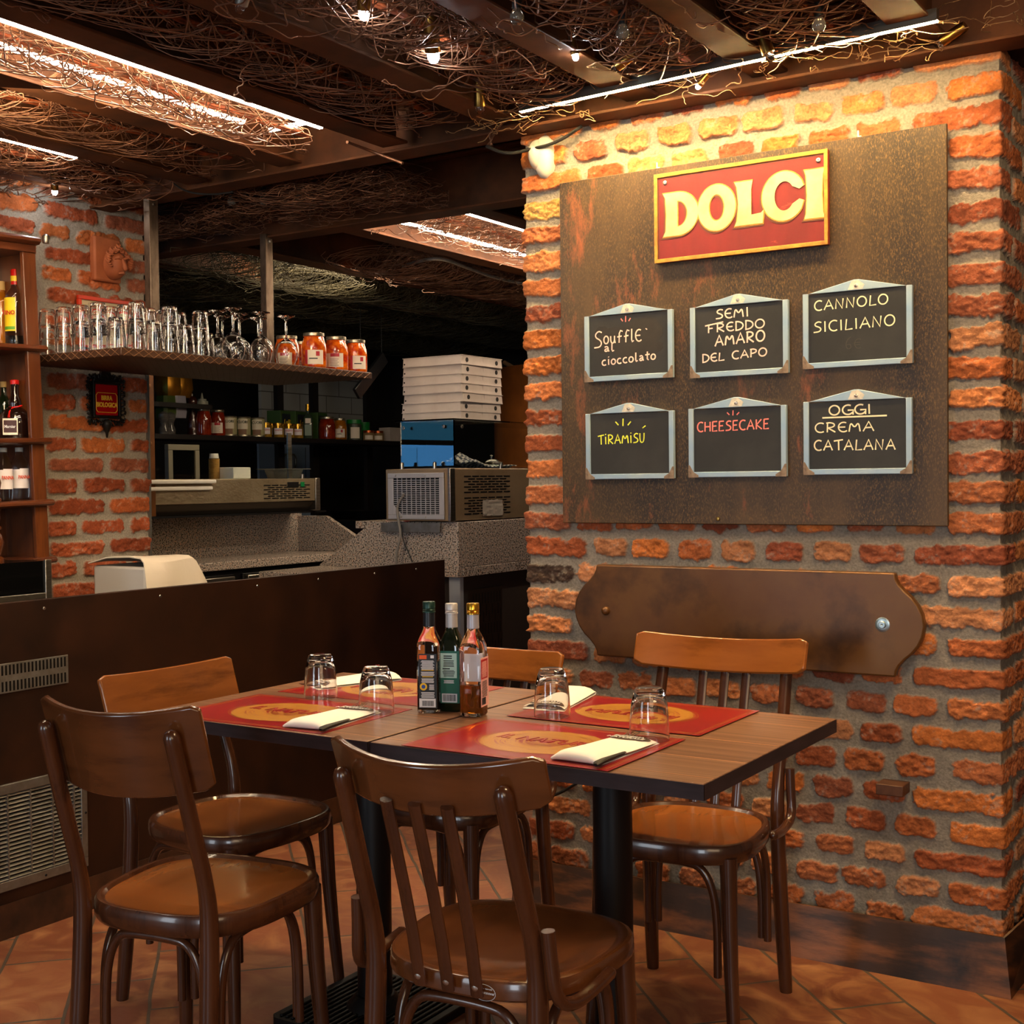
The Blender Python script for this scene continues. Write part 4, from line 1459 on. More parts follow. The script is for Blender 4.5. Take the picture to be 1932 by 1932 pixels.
def chair(label, x, y, yaw, zr=.83, rh=.10, rw=.20, sag=.07, slats=0, rim=True, hs=.46, tone='d', rtone='m', post=.165, lean=.11, brackets=False, seat=(.2, .2), rise=.02, seal=False, seat_tone=None, hooked=False):
    wm_, sm_ = wood_set(tone)[:2]
    rm_ = wood_set(rtone)[2]
    if seat_tone:
        sm_ = wood_set(seat_tone)[1]
    t = thing('dining_chair', label, 'chair', (x, y, 0), yaw, 'bentwood chairs round the tables')
    sw, sd = seat
    ol = outline(hw=sw, hd=sd)
    if rim:
        pf = [(.90, -.046), (.97, -.044), (.995, -.036), (1.0, -.022), (.995, -.008), (.975, -.001), (.955, 0), (.925, -.001), (.905, -.007), (.885, -.010), (.5, -.013), (.02, -.014)]
    else:
        pf = [(.90, -.036), (.975, -.035), (1.0, -.030), (1.0, -.006), (.985, -.001), (.95, .001), (.85, -.004), (.6, -.012), (.3, -.015), (.02, -.016)]
    if rim:
        seat_ = part('seat', ring_solid(ol, pf[:8]+[(.86, -.017), (.6, -.018)]), wm_, t, loc=(0, 0, hs))
        part('seat_panel', ring_solid(ol, [(.6, -.0172), (.903, -.0160), (.903, -.0072), (.88, -.0085), (.5, -.0115), (.02, -.0125)]), sm_, t, loc=(0, 0, hs))
    else:
        part('seat', ring_solid(ol, pf), sm_, t, loc=(0, 0, hs))
    zt = hs-.03
    yb = -sd*.93
    sl = lean/(zr-.05-hs)
    yt = yb-lean
    dome_z = zr-.048+rise*.5
    # rail
    rail_y = lambda u, z: (yt+.020-sag*(post/rw)**2)+sag*u*u+(zr-.05-z)*sl
    rows_ = []
    nj = 7
    for j in range(nj):
        q = j/(nj-1)
        z = zr-rh+rh*q
        row = []
        for i in range(25):
            u = -1+2*i/24
            zz = z+rise*u*u
            r_end = 0
            if abs(u) > .93:
                d = (abs(u)-.93)/.07
                r_end = .010*d*d*(1 if q < .5 else -1)*abs(2*q-1)
            row.append((rw*u, rail_y(u, z), zz+r_end))
        rows_.append(row)
    part('backrest', MB().sheet(rows_, .013), rm_, t, bev=.004, sharp=1.0)
    for s in (-1, 1):
        path = [(s*(post+.008), yb-.045, 0), (s*(post+.004), yb-.022, .2), (s*post, yb-.006, zt), (s*post, yb-.012, hs+.06), (s*post*.99, yb-lean*.5, (hs+dome_z)/2), (s*post*.97, yt-.004, dome_z)]
        part('rear_leg', MB().tube(chaikin(path, 2), [.0155+.0035*math.sin(PI*min(1, i/14)) for i in range(len(chaikin(path, 2)))], 12, dome=True), wm_, t)
        fp = [(s*sw*.80, sd*.72, hs-.03), (s*sw*.83, sd*.76, .22), (s*sw*.90, sd*.84, 0)]
        part('front_leg', MB().tube(chaikin(fp, 1), [.0205, .0195, .018, .0165, .015, .014][:len(chaikin(fp, 1))], 12), wm_, t)
    # bentwood arches under the seat
    fl, rl = (sw*.80, sd*.72), (post, yb+.004)

    def arch(a, b, inx, iny):
        a, b = Vector(a), Vector(b)
        d = (b-a)
        ins = Vector((inx, iny))
        pts = []
        for q, z in ((.10, .15), (.10, .27), (.13, .35), (.22, hs-.062), (.36, hs-.056), (.64, hs-.056), (.78, hs-.062), (.87, .35), (.90, .27), (.90, .15)):
            p = a+d*q+ins
            pts.append((p.x, p.y, z))
        return MB().tube(chaikin(pts, 2), .0095, 10)
    part('brace', arch((-fl[0], fl[1]), (fl[0], fl[1]), 0, -.012), wm_, t)
    part('brace', arch((-rl[0], rl[1]), (rl[0], rl[1]), 0, .014), wm_, t)
    for s in (-1, 1):
        part('brace', arch((s*fl[0], fl[1]), (s*rl[0], rl[1]), -s*.012, 0), wm_, t)
    for k in range(slats):
        u = (k-(slats-1)/2)*.058
        zb = hs-.022
        z1 = zr-rh+.02
        y1 = rail_y(u/rw, z1)-.004
        pts = [(u*.96, yb-.026, zb), (u*.98, yb-.028-(y1-yb+.026)*-.25, zb+.12), (u, y1+(zr-.05-z1)*0, z1)]
        part('slat', MB().tube(chaikin(pts, 1), .0122, 10, flat=((0, 1, 0), .42)), wm_, t)
        if brackets:
            part('screw', MB().lathe([(0, 0), (.0065, 0), (.006, .003), (.003, .0045), (0, .004)], 12), M_SCREW, t, loc=(u*.96, yb-.031, zb+.016), rot=(PI/2, 0, 0))
    if brackets:
        for s in (-1, 1):
            pts = [(s*(post+.028), yb-.022, hs+.105), (s*(post+.030), yb-.018, hs+.06), (s*(post+.036), yb-.012, hs-.010), (s*(sw+.004), yb+.03, hs-.030), (s*(sw+.012), yb+.10, hs-.022), (s*(sw+.013), yb+.15, hs-.016)]
            part('hip_bracket', MB().tube(chaikin(pts, 2), .0115, 10, dome=True), wm_, t)
    if seal:
        sp = thing_part = part('maker_seal', MB().lathe([(.0215, 0), (.0222, 0), (.0222, .0004), (.0215, .0004), (.0215, 0)], 28), mat('seal_print', '#c7ccd4', .6), t, loc=(.062, -sd*1.001-.0012, hs-.019), rot=(PI/2, 0, 0))
        sp.scale = (1, .62, 1)
        text('lettering', 'Ragazzoni', .0095, MATS['seal_print'], sp, (0, 0, .0003), (0, 0, 0), off=.0002, ext=.0002, shear=.3)
        text('lettering', 'sedie - tavoli', .0062, MATS['seal_print'], sp, (0, .011, .0003), (0, 0, 0), ext=.0002)
    return t


chair('nearest left chair seen from behind, with a solid curved back and no slats', -1.965, 1.880, .17, zr=.862, rh=.165, rw=.187, sag=.055, seat_tone='b', post=.150, lean=.10, seat=(.205, .200), rise=.018)
chair('chair at the front middle seen from behind, with three back slats', -1.252, 1.930, .06, zr=.834, rh=.085, rw=.208, sag=.072, slats=3, rim=False, seat_tone='m', post=.158, lean=.10, brackets=True, seat=(.200, .195), seal=True, rise=.02)
chair('glossy orange chair in front of the bronze plaque on the brick pier', -1.315, 2.805, PI+.075, zr=.862, rh=.085, rw=.232, sag=.06, slats=3, rtone='o', seat_tone='o', post=.170, lean=.115, brackets=True, seat=(.195, .195), rise=.018)
chair('chair at the left end of the tables with its back to the dark bar front', -2.312, 2.325, -PI/2-.03, zr=.800, rh=.15, rw=.220, sag=.022, rtone='b', seat_tone='b', post=.172, lean=.085, seat=(.200, .200), rise=.01)
chair('orange backed chair half hidden behind the three bottles', -1.965, 2.760, PI, zr=.805, rh=.085, rw=.205, sag=.05, slats=3, rtone='o', seat_tone='o', post=.160, lean=.09, brackets=True, seat=(.195, .195), rise=.01)
#@@BAR
# ================================================================ BAR FRONT
BXF = -3.17
t = thing('bar_front', 'long dark rusty bar front with two grey vents along the left side of the room', 'bar', (BXF, 3.0, 0))


def lx(mb, x0, x1, y0, y1, z0, z1):
    return mb.box(x0-BXF, x1-BXF, y0-3.0, y1-3.0, z0, z1)


part('panel', lx(MB(), BXF-.018, BXF, -.5, 4.42, .02, .952), M_PANEL, t, bev=.002)
part('inner_panel', lx(MB(), BXF-.10, BXF-.02, -.5, 4.40, .0, .90), M_DARK, t)
part('kick', lx(MB(), BXF-.01, BXF+.003, -.5, 4.42, .0, .10), M_RUST, t)
for yy in (2.42, 2.86, 3.30, 3.62, 3.95, 4.22):
    part('screw', MB().lathe([(0, 0), (.005, 0), (.004, .002), (0, .0025)], 10), M_SCREW, t, loc=(.0, yy-3.0, .925), rot=(0, PI/2, 0))
# upper slotted vent
v = part('slotted_vent', lx(MB(), BXF, BXF+.004, 1.8, 2.497, .697, .781), M_STEEL_D, t, bev=.001)
sl = MB()
y = 2.488
while y > 1.8:
    for z0 in (.702, .748):
        lx(sl, BXF+.0038, BXF+.0046, y-.006, y, z0, z0+.028)
    y -= .0125
part('slots', sl, M_BLACK, v)
# lower grille
g = part('air_grille', lx(lx(lx(lx(MB(), BXF, BXF+.010, 1.8, 2.552, .412, .440), BXF, BXF+.010, 1.8, 2.552, .138, .166), BXF, BXF+.010, 2.530, 2.552, .166, .412), BXF, BXF+.010, 1.8, 1.822, .166, .412), M_STEEL_D, t, bev=.002)
part('dark_opening', lx(MB(), BXF+.0004, BXF+.001, 1.82, 2.53, .166, .412), M_BLACK, g)
gs = MB()
for k in range(21):
    z = .170+k*.0118
    gs.add([(p.x, p.y, p.z) for p in [Vector((x-BXF, y-3.0, zz)) for y in (1.82, 2.53) for x, zz in ((BXF+.009, z), (BXF+.003, z+.005), (BXF+.0025, z+.0035), (BXF+.0085, z-.0015))]], [(0, 1, 5, 4), (1, 2, 6, 5), (2, 3, 7, 6), (3, 0, 4, 7)])
for k in range(10):
    y = 2.505-k*.0757
    lx(gs, BXF+.002, BXF+.0095, y-.0025, y+.0025, .166, .412)
part('grille_slats', gs, M_STEEL_D, g)
for yy, zz in ((2.48, .428), (2.40, .150), (2.545, .30)):
    part('screw', MB().lathe([(0, 0), (.004, 0), (.003, .002), (0, .002)], 10), M_BLACK, g, loc=(.010, yy-3.0, zz), rot=(0, PI/2, 0))

# black glass fronted appliance in a steel frame behind the bar
p0, p1 = atx(96, 1057, -3.62), atx(96, 1118, -3.62)
t = thing('undercounter_appliance', 'black fronted appliance in a brushed steel frame standing below the wooden cabinet', 'appliance', (-3.62, p0.y, .6))
za, zb = p1.z-.6-.05, p0.z-.6
part('black_front', MB().box(-.35, -.004, -.95, -.012, za-.25, zb), mat('black_gloss', '#070707', .08), t)
fr = MB().box(-.006, .004, -.025, 0, za-.3, zb+.004).box(-.006, .004, -.95, -.025, za-.01, za+.052).box(-.35, -.006, -.004, 0, za-.3, zb)
part('steel_frame', fr, M_STEEL, t, bev=.002)
part('base', MB().box(-.34, -.02, -.94, -.02, -.6, za-.25), M_BLACK, t)

# ================================================================ WOODEN BOTTLE CABINET
M_CW = wood('cabinet_wood', '#4a2410', '#6b3818', '#32170a', .3, 3, (5, 5, .7), .4)
M_CWS = wood('cabinet_shelf_wood', '#45200f', '#5f3016', '#2f1509', .3, 3, (4, .6, 5), .4)
TL = .032
CXF = -3.76
ce = atx(97, 1058, CXF)
t = thing('bottle_cabinet', 'old wooden bar cabinet with shelves and turned columns beside the brick pillar', 'cabinet', (CXF, ce.y, ce.z), rot=(TL, 0, 0))


def cab_local(px_, py_, dx=0.0):
    """local y, z on the cabinet front plane (shifted by dx) of a photo point"""
    p = atx(px_, py_, CXF+dx)
    dy, dz = p.y-ce.y, p.z-ce.z
    return dy*math.cos(TL)+dz*math.sin(TL), -dy*math.sin(TL)+dz*math.cos(TL)


def cab_world(x, y, z):
    return Vector((CXF+x, ce.y+y*math.cos(TL)-z*math.sin(TL), ce.z+y*math.sin(TL)+z*math.cos(TL)))


ylist = [(cab_local(92, 1056)[1], 'low'), (cab_local(88, 948)[1], 'a'), (cab_local(84, 832)[1], 'b'), (cab_local(75, 658)[1], 'c')]
ztop = cab_local(78, 458)[1]
D = .20
def nosing(z, th, out, y1):
    m = MB()
    prof = [(-D, z-th/2), (.0, z-th/2), (out*.7, z-th*.42), (out, z-th*.15), (out, z+th*.15), (out*.75, z+th*.42), (0, z+th/2), (-D, z+th/2)]
    v = [(x, yy, zz) for yy in (-.85, y1) for x, zz in prof]
    n = len(prof)
    return m.add(v, [tuple(range(n)), tuple(range(2*n-1, n-1, -1))]+[(i+n, (i+1) % n+n, (i+1) % n, i) for i in range(n)])
for z, k in ylist:
    part('shelf', nosing(z, .024, .030, .004), M_CWS, t, bev=.001)
part('cornice', nosing(ztop, .030, .035, -.006).box(-D, .012, -.85, -.012, ztop-.04, ztop-.014), M_CWS, t, bev=.002)
zl, zh = ylist[0][0], ztop
part('side_panel', MB().box(-D, -.004, -.030, -.008, zl, zh), M_CW, t)
part('front_stile', MB().box(-.012, .006, -.062, -.010, zl, zh), M_CW, t, bev=.003)
part('back_panel', MB().box(-D-.012, -D, -.85, -.01, zl, zh), M_CW, t)
for (za, zb) in ((zl, ylist[1][0]), (ylist[1][0], ylist[2][0]), (ylist[2][0], ylist[3][0])):
    h = zb-za
    yb_ = cab_local(5, 960, .02)[0]
    prof = [(0, .012), (.026, .012), (.026, .022), (.016, .030), (.024, .055), (.028, .075), (.022, .10), (.014, .112), (.022, .118), (.022, .126), (.015, .132), (.019, .150), (.020, .18), (.016, h-.05), (.020, h-.045), (.020, h-.035), (.015, h-.028), (.024, h-.012), (0, h-.012)]
    part('turned_column', MB().lathe(prof, 20), M_CW, t, loc=(.0, yb_-.02, za))

# bottles in the cabinet
def round_bottle(label, x, y, z, prof, m, extra, group='bottles in the wooden cabinet'):
    p = cab_world(x, y, z)
    t = thing('bottle', label, 'bottle', p, .95, group)
    part('glass_body', MB().lathe(prof, 28), m, t)
    for nm, mb, mm in extra:
        part(nm, mb, mm, t)
    return t


zc_ = ylist[3][0]+.012
y_, _ = cab_local(24, 580, -.10)
hgt = .262
cap_r = mat('red_cap', '#c01812', .3)
lab_y = mat('label_yellow', '#e8c41c', .5)


def curved_label(r, a0, a1, z0, z1, n=12):
    return MB().sheet([[(r*math.sin(a), -r*math.cos(a), z) for a in [a0+(a1-a0)*i/n for i in range(n+1)]] for z in (z0, z1)])


pf = [(0, 0), (.034, 0), (.036, .004), (.0365, .02), (.0345, .165), (.031, .182), (.018, .20), (.0135, .212), (.013, .238), (0, .238)]
bt_ = round_bottle('clear bottle with red cap and yellow label on the top cabinet shelf', -.09, y_, zc_, pf, M_GLASS, [
    ('screw_cap', MB().lathe([(0, .212), (.0145, .212), (.0148, .262), (.0135, .265), (0, .265)], 20), cap_r),
    ('neck_label', MB().lathe([(.0151, .224), (.0151, .242)], 20), lab_y),
    ('spirit', MB().lathe([(0, .006), (.031, .006), (.032, .02), (.0315, .035), (0, .035)], 20), mat('clear_spirit', '#17120c', .1))])
lb = part('yellow_label', curved_label(.0372, -1.35, -.05, .050, .165), lab_y, bt_)
text('lettering', 'TINO', .020, mat('label_ink_red', '#b3201a', .5), lb, (-.024, -.0325, .112), (PI/2, 0, -.62), off=.0004)
part('green_band', curved_label(.0374, -1.3, -.1, .055, .066), mat('label_ink_green', '#5f9a2a', .5), lb)
M_AMB = mat('amber_spirit', '#8a4f0c', .08, coat=.5)
y2, _ = cab_local(3, 580, -.14)
round_bottle('amber bottle with pale cork behind the yellow label bottle', -.15, y2, zc_, [(0, 0), (.034, 0), (.036, .006), (.036, .15), (.03, .165), (.015, .185), (.014, .20), (0, .20)], M_AMB, [('cork', MB().lathe([(0, .198), (.015, .198), (.015, .228), (0, .23)], 16), mat('cork', '#b8965a', .7))])
zb_ = ylist[2][0]+.012
y_, _ = cab_local(24, 780, -.10)
M_LIQ = mat('dark_liqueur_bottle', '#1a0c08', .05, coat=.6)
b = round_bottle('squat dark liqueur bottle with a red ribbon on the middle cabinet shelf', -.09, y_, zb_, [(0, 0), (.052, 0), (.055, .006), (.055, .055), (.050, .080), (.036, .098), (.020, .108), (.0215, .120), (.020, .134), (.014, .146), (.0125, .19), (0, .19)], M_LIQ, [
    ('wax_cap', MB().lathe([(0, .186), (.0148, .186), (.0152, .199), (.013, .2015), (0, .2015)], 20), cap_r),
    ('ribbon', MB().tube([(.019*math.cos(a), .019*math.sin(a), .106) for a in [2*PI*k/20 for k in range(21)]], .003, 8).tube([(-.006, -.021, .105), (-.018, -.035, .09), (-.022, -.05, .07)], .004, 6).tube([(-.004, -.021, .105), (-.012, -.038, .085), (-.012, -.05, .06)], .004, 6).tube([(-.004, -.021, .106), (.010, -.028, .108), (.022, -.022, .112)], .003, 6), cap_r)])
lb = part('paper_label', MB().box(-.036, .012, -.0572, -.0562, .010, .066), mat('label_cream', '#ded6c6', .6), b, rot=(0, 0, -.1))
part('label_field', MB().box(-.033, .009, -.0578, -.0572, .018, .060), mat('label_brown', '#3a1a1c', .5), lb)
text('lettering', 'Marnier', .014, ink_w, lb, (-.013, -.0584, .038), (PI/2, 0, 0), off=.0003, sx=.8)
y2, _ = cab_local(7, 780, -.17)
round_bottle('thin green bottle with wooden stopper behind the squat liqueur bottle', -.17, y2, zb_, [(0, 0), (.026, 0), (.028, .004), (.028, .12), (.02, .14), (.011, .155), (.0105, .185), (0, .185)], M_GREENG, [('stopper', MB().lathe([(0, .18), (.012, .18), (.012, .20), (0, .20)], 14), mat('cork', '#b8965a'))])
za_ = ylist[1][0]+.012
for (px_, dx, lab) in ((36, -.07, 'plastic water bottle on the lower cabinet shelf, the right one'), (5, -.05, 'plastic water bottle on the lower cabinet shelf, half hidden by the turned column')):
    y_, _ = cab_local(px_, 900, dx)
    b = round_bottle(lab, dx, y_, za_, [(0, .004), (.022, .0), (.029, .006), (.031, .03), (.030, .11), (.027, .13), (.014, .155), (.0125, .163), (.0125, .168), (0, .168)], mat('water_bottle_plastic', (.85, .92, .97), .03, trans=1.0, ior=1.2), [
        ('screw_cap', MB().lathe([(0, .166), (.0135, .166), (.0135, .180), (0, .181)], 18), mat('pale_cap', '#b9c0bf', .5)),
        ('paper_label', curved_label(.0316, -1.9, .2, .040, .105), mat('label_pale', '#d8d2d4', .5)),
        ('shield_label', curved_label(.0318, .0, 1.2, .040, .108), mat('label_pale', '#d8d2d4'))])
    text('lettering', 'PANNA', .017, mat('label_ink_orange', '#cf4420', .5), [c for c in b.children if c.name.startswith('shield')][0], (.014, -.0295, .078), (PI/2, 0, .5), sx=.75, off=.0003)

# ================================================================ PILLAR DECORATIONS
# terracotta face
p = atx(197, 492, LX)
t = thing('terracotta_mask', 'small terracotta face of a curly haired head set in the brick pillar', 'mask', (LX+.012, p.y, p.z), rot=(0, 0, PI/2))
M_TERRA = mat('terracotta', '#a85c34', .7, 0, '#8f4a28', 9, bump=.2, bscale=40)
part('block', MB().box(-.072, .055, -.02, .014, -.085, .085), M_TERRA, t, bev=.008)
hd = egg(.044, .056, .060)
part('face', hd, M_TERRA, t, loc=(.012, -.018, -.020))
nb = MB().tube([(0, -.058, .015), (0, -.068, -.008), (0, -.073, -.022)], [.005, .008, .010], 10, dome=True)
part('nose', nb, M_TERRA, t, loc=(.012, -.018, -.016))
br = MB()
for s in (-1, 1):
    br.tube([(s*.006, -.058, .012), (s*.018, -.060, .018), (s*.030, -.048, .012)], [.005, .006, .004], 8)
part('brow', br, M_TERRA, t, loc=(.012, -.018, -.014))
part('mouth', MB().tube([(-.014, -.053, -.042), (0, -.062, -.040), (.014, -.053, -.042)], [.003, .005, .003], 8), M_TERRA, t, loc=(.012, -.018, -.014))
hr = MB()
rng = random.Random(8)
for k in range(26):
    a = -.3+3.7*k/25
    r0 = .048+rng.uniform(-.004, .012)
    cx_, cz_ = r0*math.cos(a), r0*math.sin(a)*1.05
    hr.tube([(cx_+.010*math.cos(q)*(1-q/9), -.035-.004*q+rng.uniform(-.002, .002), cz_+.010*math.sin(q)*(1-q/9)) for q in [j*.7 for j in range(8)]], .0048, 7, dome=True)
part('curly_hair', hr, M_TERRA, t, loc=(.012, -.012, -.014))

# red framed picture
a, b = atx(137, 557, LX), atx(242, 568, LX)
t = thing('framed_print', 'red framed picture on the brick pillar mostly hidden by the tumblers', 'picture', (LX+.02, (a.y+b.y)/2, a.z-.10), rot=(PI/2, 0, PI/2))
hw_ = (b.y-a.y)/2
fr = MB()
for q in ((-hw_, hw_, .085, .10), (-hw_, hw_, -.10, -.085), (-hw_, -hw_+.015, -.085, .085), (hw_-.015, hw_, -.085, .085)):
    fr.box(*q, 0, .014)
part('frame', fr, mat('red_frame', '#b8321a', .4), t, bev=.002)
pp = part('print', MB().box(-hw_+.014, hw_-.014, -.086, .086, .001, .004), mat('old_paper', '#b9a988', .7), t)
pl = MB()
for x0, x1, y0, y1 in ((-.08, -.03, .055, .075), (-.02, .03, .05, .072), (.04, .09, .055, .075)):
    for q in ((x0, x1, y1-.001, y1), (x0, x1, y0, y0+.001), (x0, x0+.001, y0, y1), (x1-.001, x1, y0, y1)):
        pl.box(*q, .004, .0044)
part('line_drawing', pl, ink_k, pp)

# ornate iron frame with the beer sign
a = atx(192, 755, LX)
t = thing('beer_sign', 'small red sign reading BIRRA BIOLOGICA in an ornate black iron frame on the pillar', 'sign', (LX+.018, a.y, a.z), rot=(PI/2, 0, PI/2))
part('plate', MB().box(-.056, .056, -.060, .060, 0, .010), mat('enamel_red', '#a01014', .2, coat=.5), t, bev=.004)
oc = [(-.050, -.032), (-.042, -.042), (.042, -.042), (.050, -.032), (.050, .022), (.042, .032), (-.042, .032), (-.050, .022)]
ln = MB()
for p, q in zip(oc, oc[1:]+oc[:1]):
    ln.rod((p[0], p[1]-.006, .0104), (q[0], q[1]-.006, .0104), .0012, 6)
M_SY = mat('sign_yellow', '#e8b838', .4)
part('yellow_border', ln, M_SY, t)
text('lettering', 'BIRRA', .024, M_SY, t, (0, .006, .0106), (0, 0, 0), off=.0011, sx=.80)
text('lettering', 'BIOLOGICA', .024, M_SY, t, (0, -.020, .0106), (0, 0, 0), off=.0011, sx=.78)
M_IRON = mat('cast_iron', '#17130f', .5, .4, bump=.2, bscale=60)
rng = random.Random(4)
ir = MB()
fr_o = MB()
for q in ((-.066, -.056, -.066, .066), (.056, .066, -.066, .066), (-.066, .066, .058, .070), (-.066, .066, -.070, -.060)):
    fr_o.box(*q, -.004, .016)
part('iron_frame', fr_o, M_IRON, t, bev=.003)
for k in range(44):
    a = 2*PI*k/44
    bx_, by_ = .078*max(-1, min(1, 1.35*math.cos(a))), .085*max(-1, min(1, 1.35*math.sin(a)))
    s = rng.choice((-1, 1))
    r0 = rng.uniform(.009, .015)
    ir.tube([(bx_+r0*(1-j/12)*math.cos(a+s*j*.75), by_+r0*(1-j/12)*math.sin(a+s*j*.75), .006+.006*math.sin(j)) for j in range(9)], [.0045*(1-j/14) for j in range(9)], 7, dome=True)
part('scrollwork', ir, M_IRON, t)
part('crest', MB().prism([(-.062, .068), (.062, .068), (.050, .098), (.030, .088), (.022, .110), (-.022, .110), (-.030, .088), (-.050, .098)], -.002, .012), M_IRON, t, bev=.004)
part('drop_finial', MB().lathe([(0, -.055), (.004, -.050), (.006, -.035), (.012, -.022), (.018, -.008), (.020, .004), (.014, .014), (0, .018)], 16), M_IRON, t, loc=(0, -.092, .008), rot=(-PI/2, 0, 0))
for s in (-1, 1):
    part('rivet', MB().lathe([(0, .016), (.004, .016), (.003, .019), (0, .0195)], 10), M_BRASS, t, loc=(s*.061, .052, 0))
struct('trim_1', MB().box(LX-.006, LX+.012, LY1-.001, LY1+.008, .7, 1.72), M_STEEL_D, 'thin grey metal corner strip on the edge of the brick pillar')
a = atx(73, 455, -3.9)
t = thing('spot_lamp', 'small silver lamp on top of the wooden cabinet', 'lamp', (-3.86, a.y, a.z-.012), group='small spot lamps in the wire mats')
part('reflector', MB().lathe([(0, 0), (.012, 0), (.015, .012), (.013, .026), (.006, .032), (0, .032)], 16), M_STEEL, t)

# ================================================================ HANGING SHELF
SX0, SX1, SY0, SY1, SZ0, SZ1 = -3.965, -3.42, 2.934, 4.262, 1.712, 1.744
M_TREAD = mat('brown_tread_plate', '#4f3423', .45, .45, '#3d271a', 9)
t = thing('hanging_shelf', 'brown metal shelf with diamond pattern edges hanging from two steel posts over the bar', 'shelf', ((SX0+SX1)/2, (SY0+SY1)/2, SZ0))
hx_, hy_ = (SX1-SX0)/2, (SY1-SY0)/2
part('plate', MB().box(-hx_, hx_, -hy_, hy_, .003, .030), M_TREAD, t, bev=.003)
M_TRIB = mat('tread_rib', '#8a6448', .4, .5)
def lattice(n, L_, h):
    m = MB()
    st = L_/n
    for k in range(n):
        for a, b in (((k*st, 0), ((k+1)*st, h)), ((k*st, h), ((k+1)*st, 0))):
            m.rod((a[0]-L_/2, 0, a[1]), (b[0]-L_/2, 0, b[1]), .0011, 5)
    return m
part('diamond_pattern', lattice(30, 2*hy_-.02, .026), M_TRIB, t, loc=(hx_+.0003, 0, .003), rot=(0, 0, PI/2))
part('diamond_pattern', lattice(13, 2*hx_-.02, .026), M_TRIB, t, loc=(0, -hy_-.0003, .003))
part('diamond_pattern', lattice(13, 2*hx_-.02, .026), M_TRIB, t, loc=(0, hy_+.0003, .003))
# raised tread underneath
ud = MB()
for i in range(34):
    for j in range(82):
        x, y = -hx_+.012+i*.0158, -hy_+.012+j*.0160
        s = 1 if (i+j) % 2 else -1
        c_, s_ = .0052, .0052*s
        ud.add([(x-c_, y-s_, .0028), (x+c_*.25, y-s_*.25-.0015*s, .0012), (x+c_, y+s_, .0028), (x-c_*.25, y+s_*.25+.0015*s, .0012)], [(3, 2, 1, 0)])
part('tread_pattern', ud, M_TREAD, t)
M_POST = mat('brushed_post', '#7d6a58', .4, .75, '#5c4c3e', 40, (1, 1, .4))
for nm, yy, zt_ in (('a', 3.325, 2.345), ('b', 3.935, 2.300)):
    part('hanging_post', MB().box(-.016, .016, -.021, .021, .03, zt_-SZ0), M_POST, t, loc=(-.0+(-3.70-(SX0+SX1)/2), yy-(SY0+SY1)/2, 0), bev=.002)
    part('bolt', MB().lathe([(0, 0), (.006, 0), (.005, .004), (0, .005)], 10), M_SCREW, t, loc=(.016+(-3.70-(SX0+SX1)/2), yy-(SY0+SY1)/2, zt_-SZ0-.03), rot=(0, PI/2, 0))
STOP = SZ0+.030+.0006

# tall tumblers, most of them nested in pairs
tl = [(.0335, 0), (.0345, .004), (.0335, .012), (.0262, .100), (.0245, .1065), (.022, .108), (0, .1075), (0, .096), (.0215, .096), (.0240, .090), (.0310, .012), (.0318, 0), (.0335, 0)]
tall = MB().lathe(tl, 24).mesh('tall_tumbler', .9)
tall.materials.append(M_GLASS)
stacks = []


def put_glass(x, y, z, label):
    o = bpy.data.objects.new('tall_tumbler', tall)
    C.objects.link(o)
    o.location = (x, y, z)
    o.rotation_euler = (0, 0, x*50)
    return tag(o, label, 'glass', 'upturned tall tumblers on the hanging shelf')


def shelf_x(px_, Y):
    return aty(px_, 640, Y).x


def shelf_y(px_, X):
    return atx(px_, 640, X).y


place = []
for i, px_ in enumerate((90, 121, 153, 186, 219)):
    place.append((shelf_x(px_, SY0+.045), SY0+.045, 1 if px_ == 219 else 2, 'end row', ('first', 'second', 'third', 'fourth', 'fifth')[i]))
for i, px_ in enumerate((172, 207, 236)):
    place.append((shelf_x(px_, SY0+.130), SY0+.130, 2, 'row behind the end row', ('first', 'second', 'third')[i]))
for i, px_ in enumerate((254, 291, 320, 346, 370)):
    place.append((-3.468 if i != 0 else -3.475, shelf_y(px_, -3.468), 1 if px_ == 291 else (1 if px_ == 346 else 2), 'front row', ('first', 'second', 'third', 'fourth', 'fifth')[i]))
for i, px_ in enumerate((280, 306, 333)):
    place.append((-3.556, shelf_y(px_, -3.556)+.0, 2 if i < 2 else 2, 'row behind the front row', ('first', 'second', 'third')[i]))
place.append((-3.60, shelf_y(389, -3.60), 1, 'back', 'last'))
done = []
for x, y, n, row, o_ in place:
    for (qx, qy) in done:
        d = math.hypot(x-qx, y-qy)
        if d < .072:
            k = (.072-d)
            x += (x-qx)/max(d, 1e-4)*k
            y += (y-qy)/max(d, 1e-4)*k
    done.append((x, y))
    for k in range(n):
        if n == 1:
            lb = 'single upturned tumbler, %s in the %s on the hanging shelf' % (o_, row) if row != 'back' else 'small upturned tumbler half hidden just left of the wine glasses'
        else:
            lb = '%s tumbler of the %s stack in the %s, hanging shelf' % ('lower' if k == 0 else 'upper', o_, row)
        put_glass(x, y, STOP+k*.056, lb)

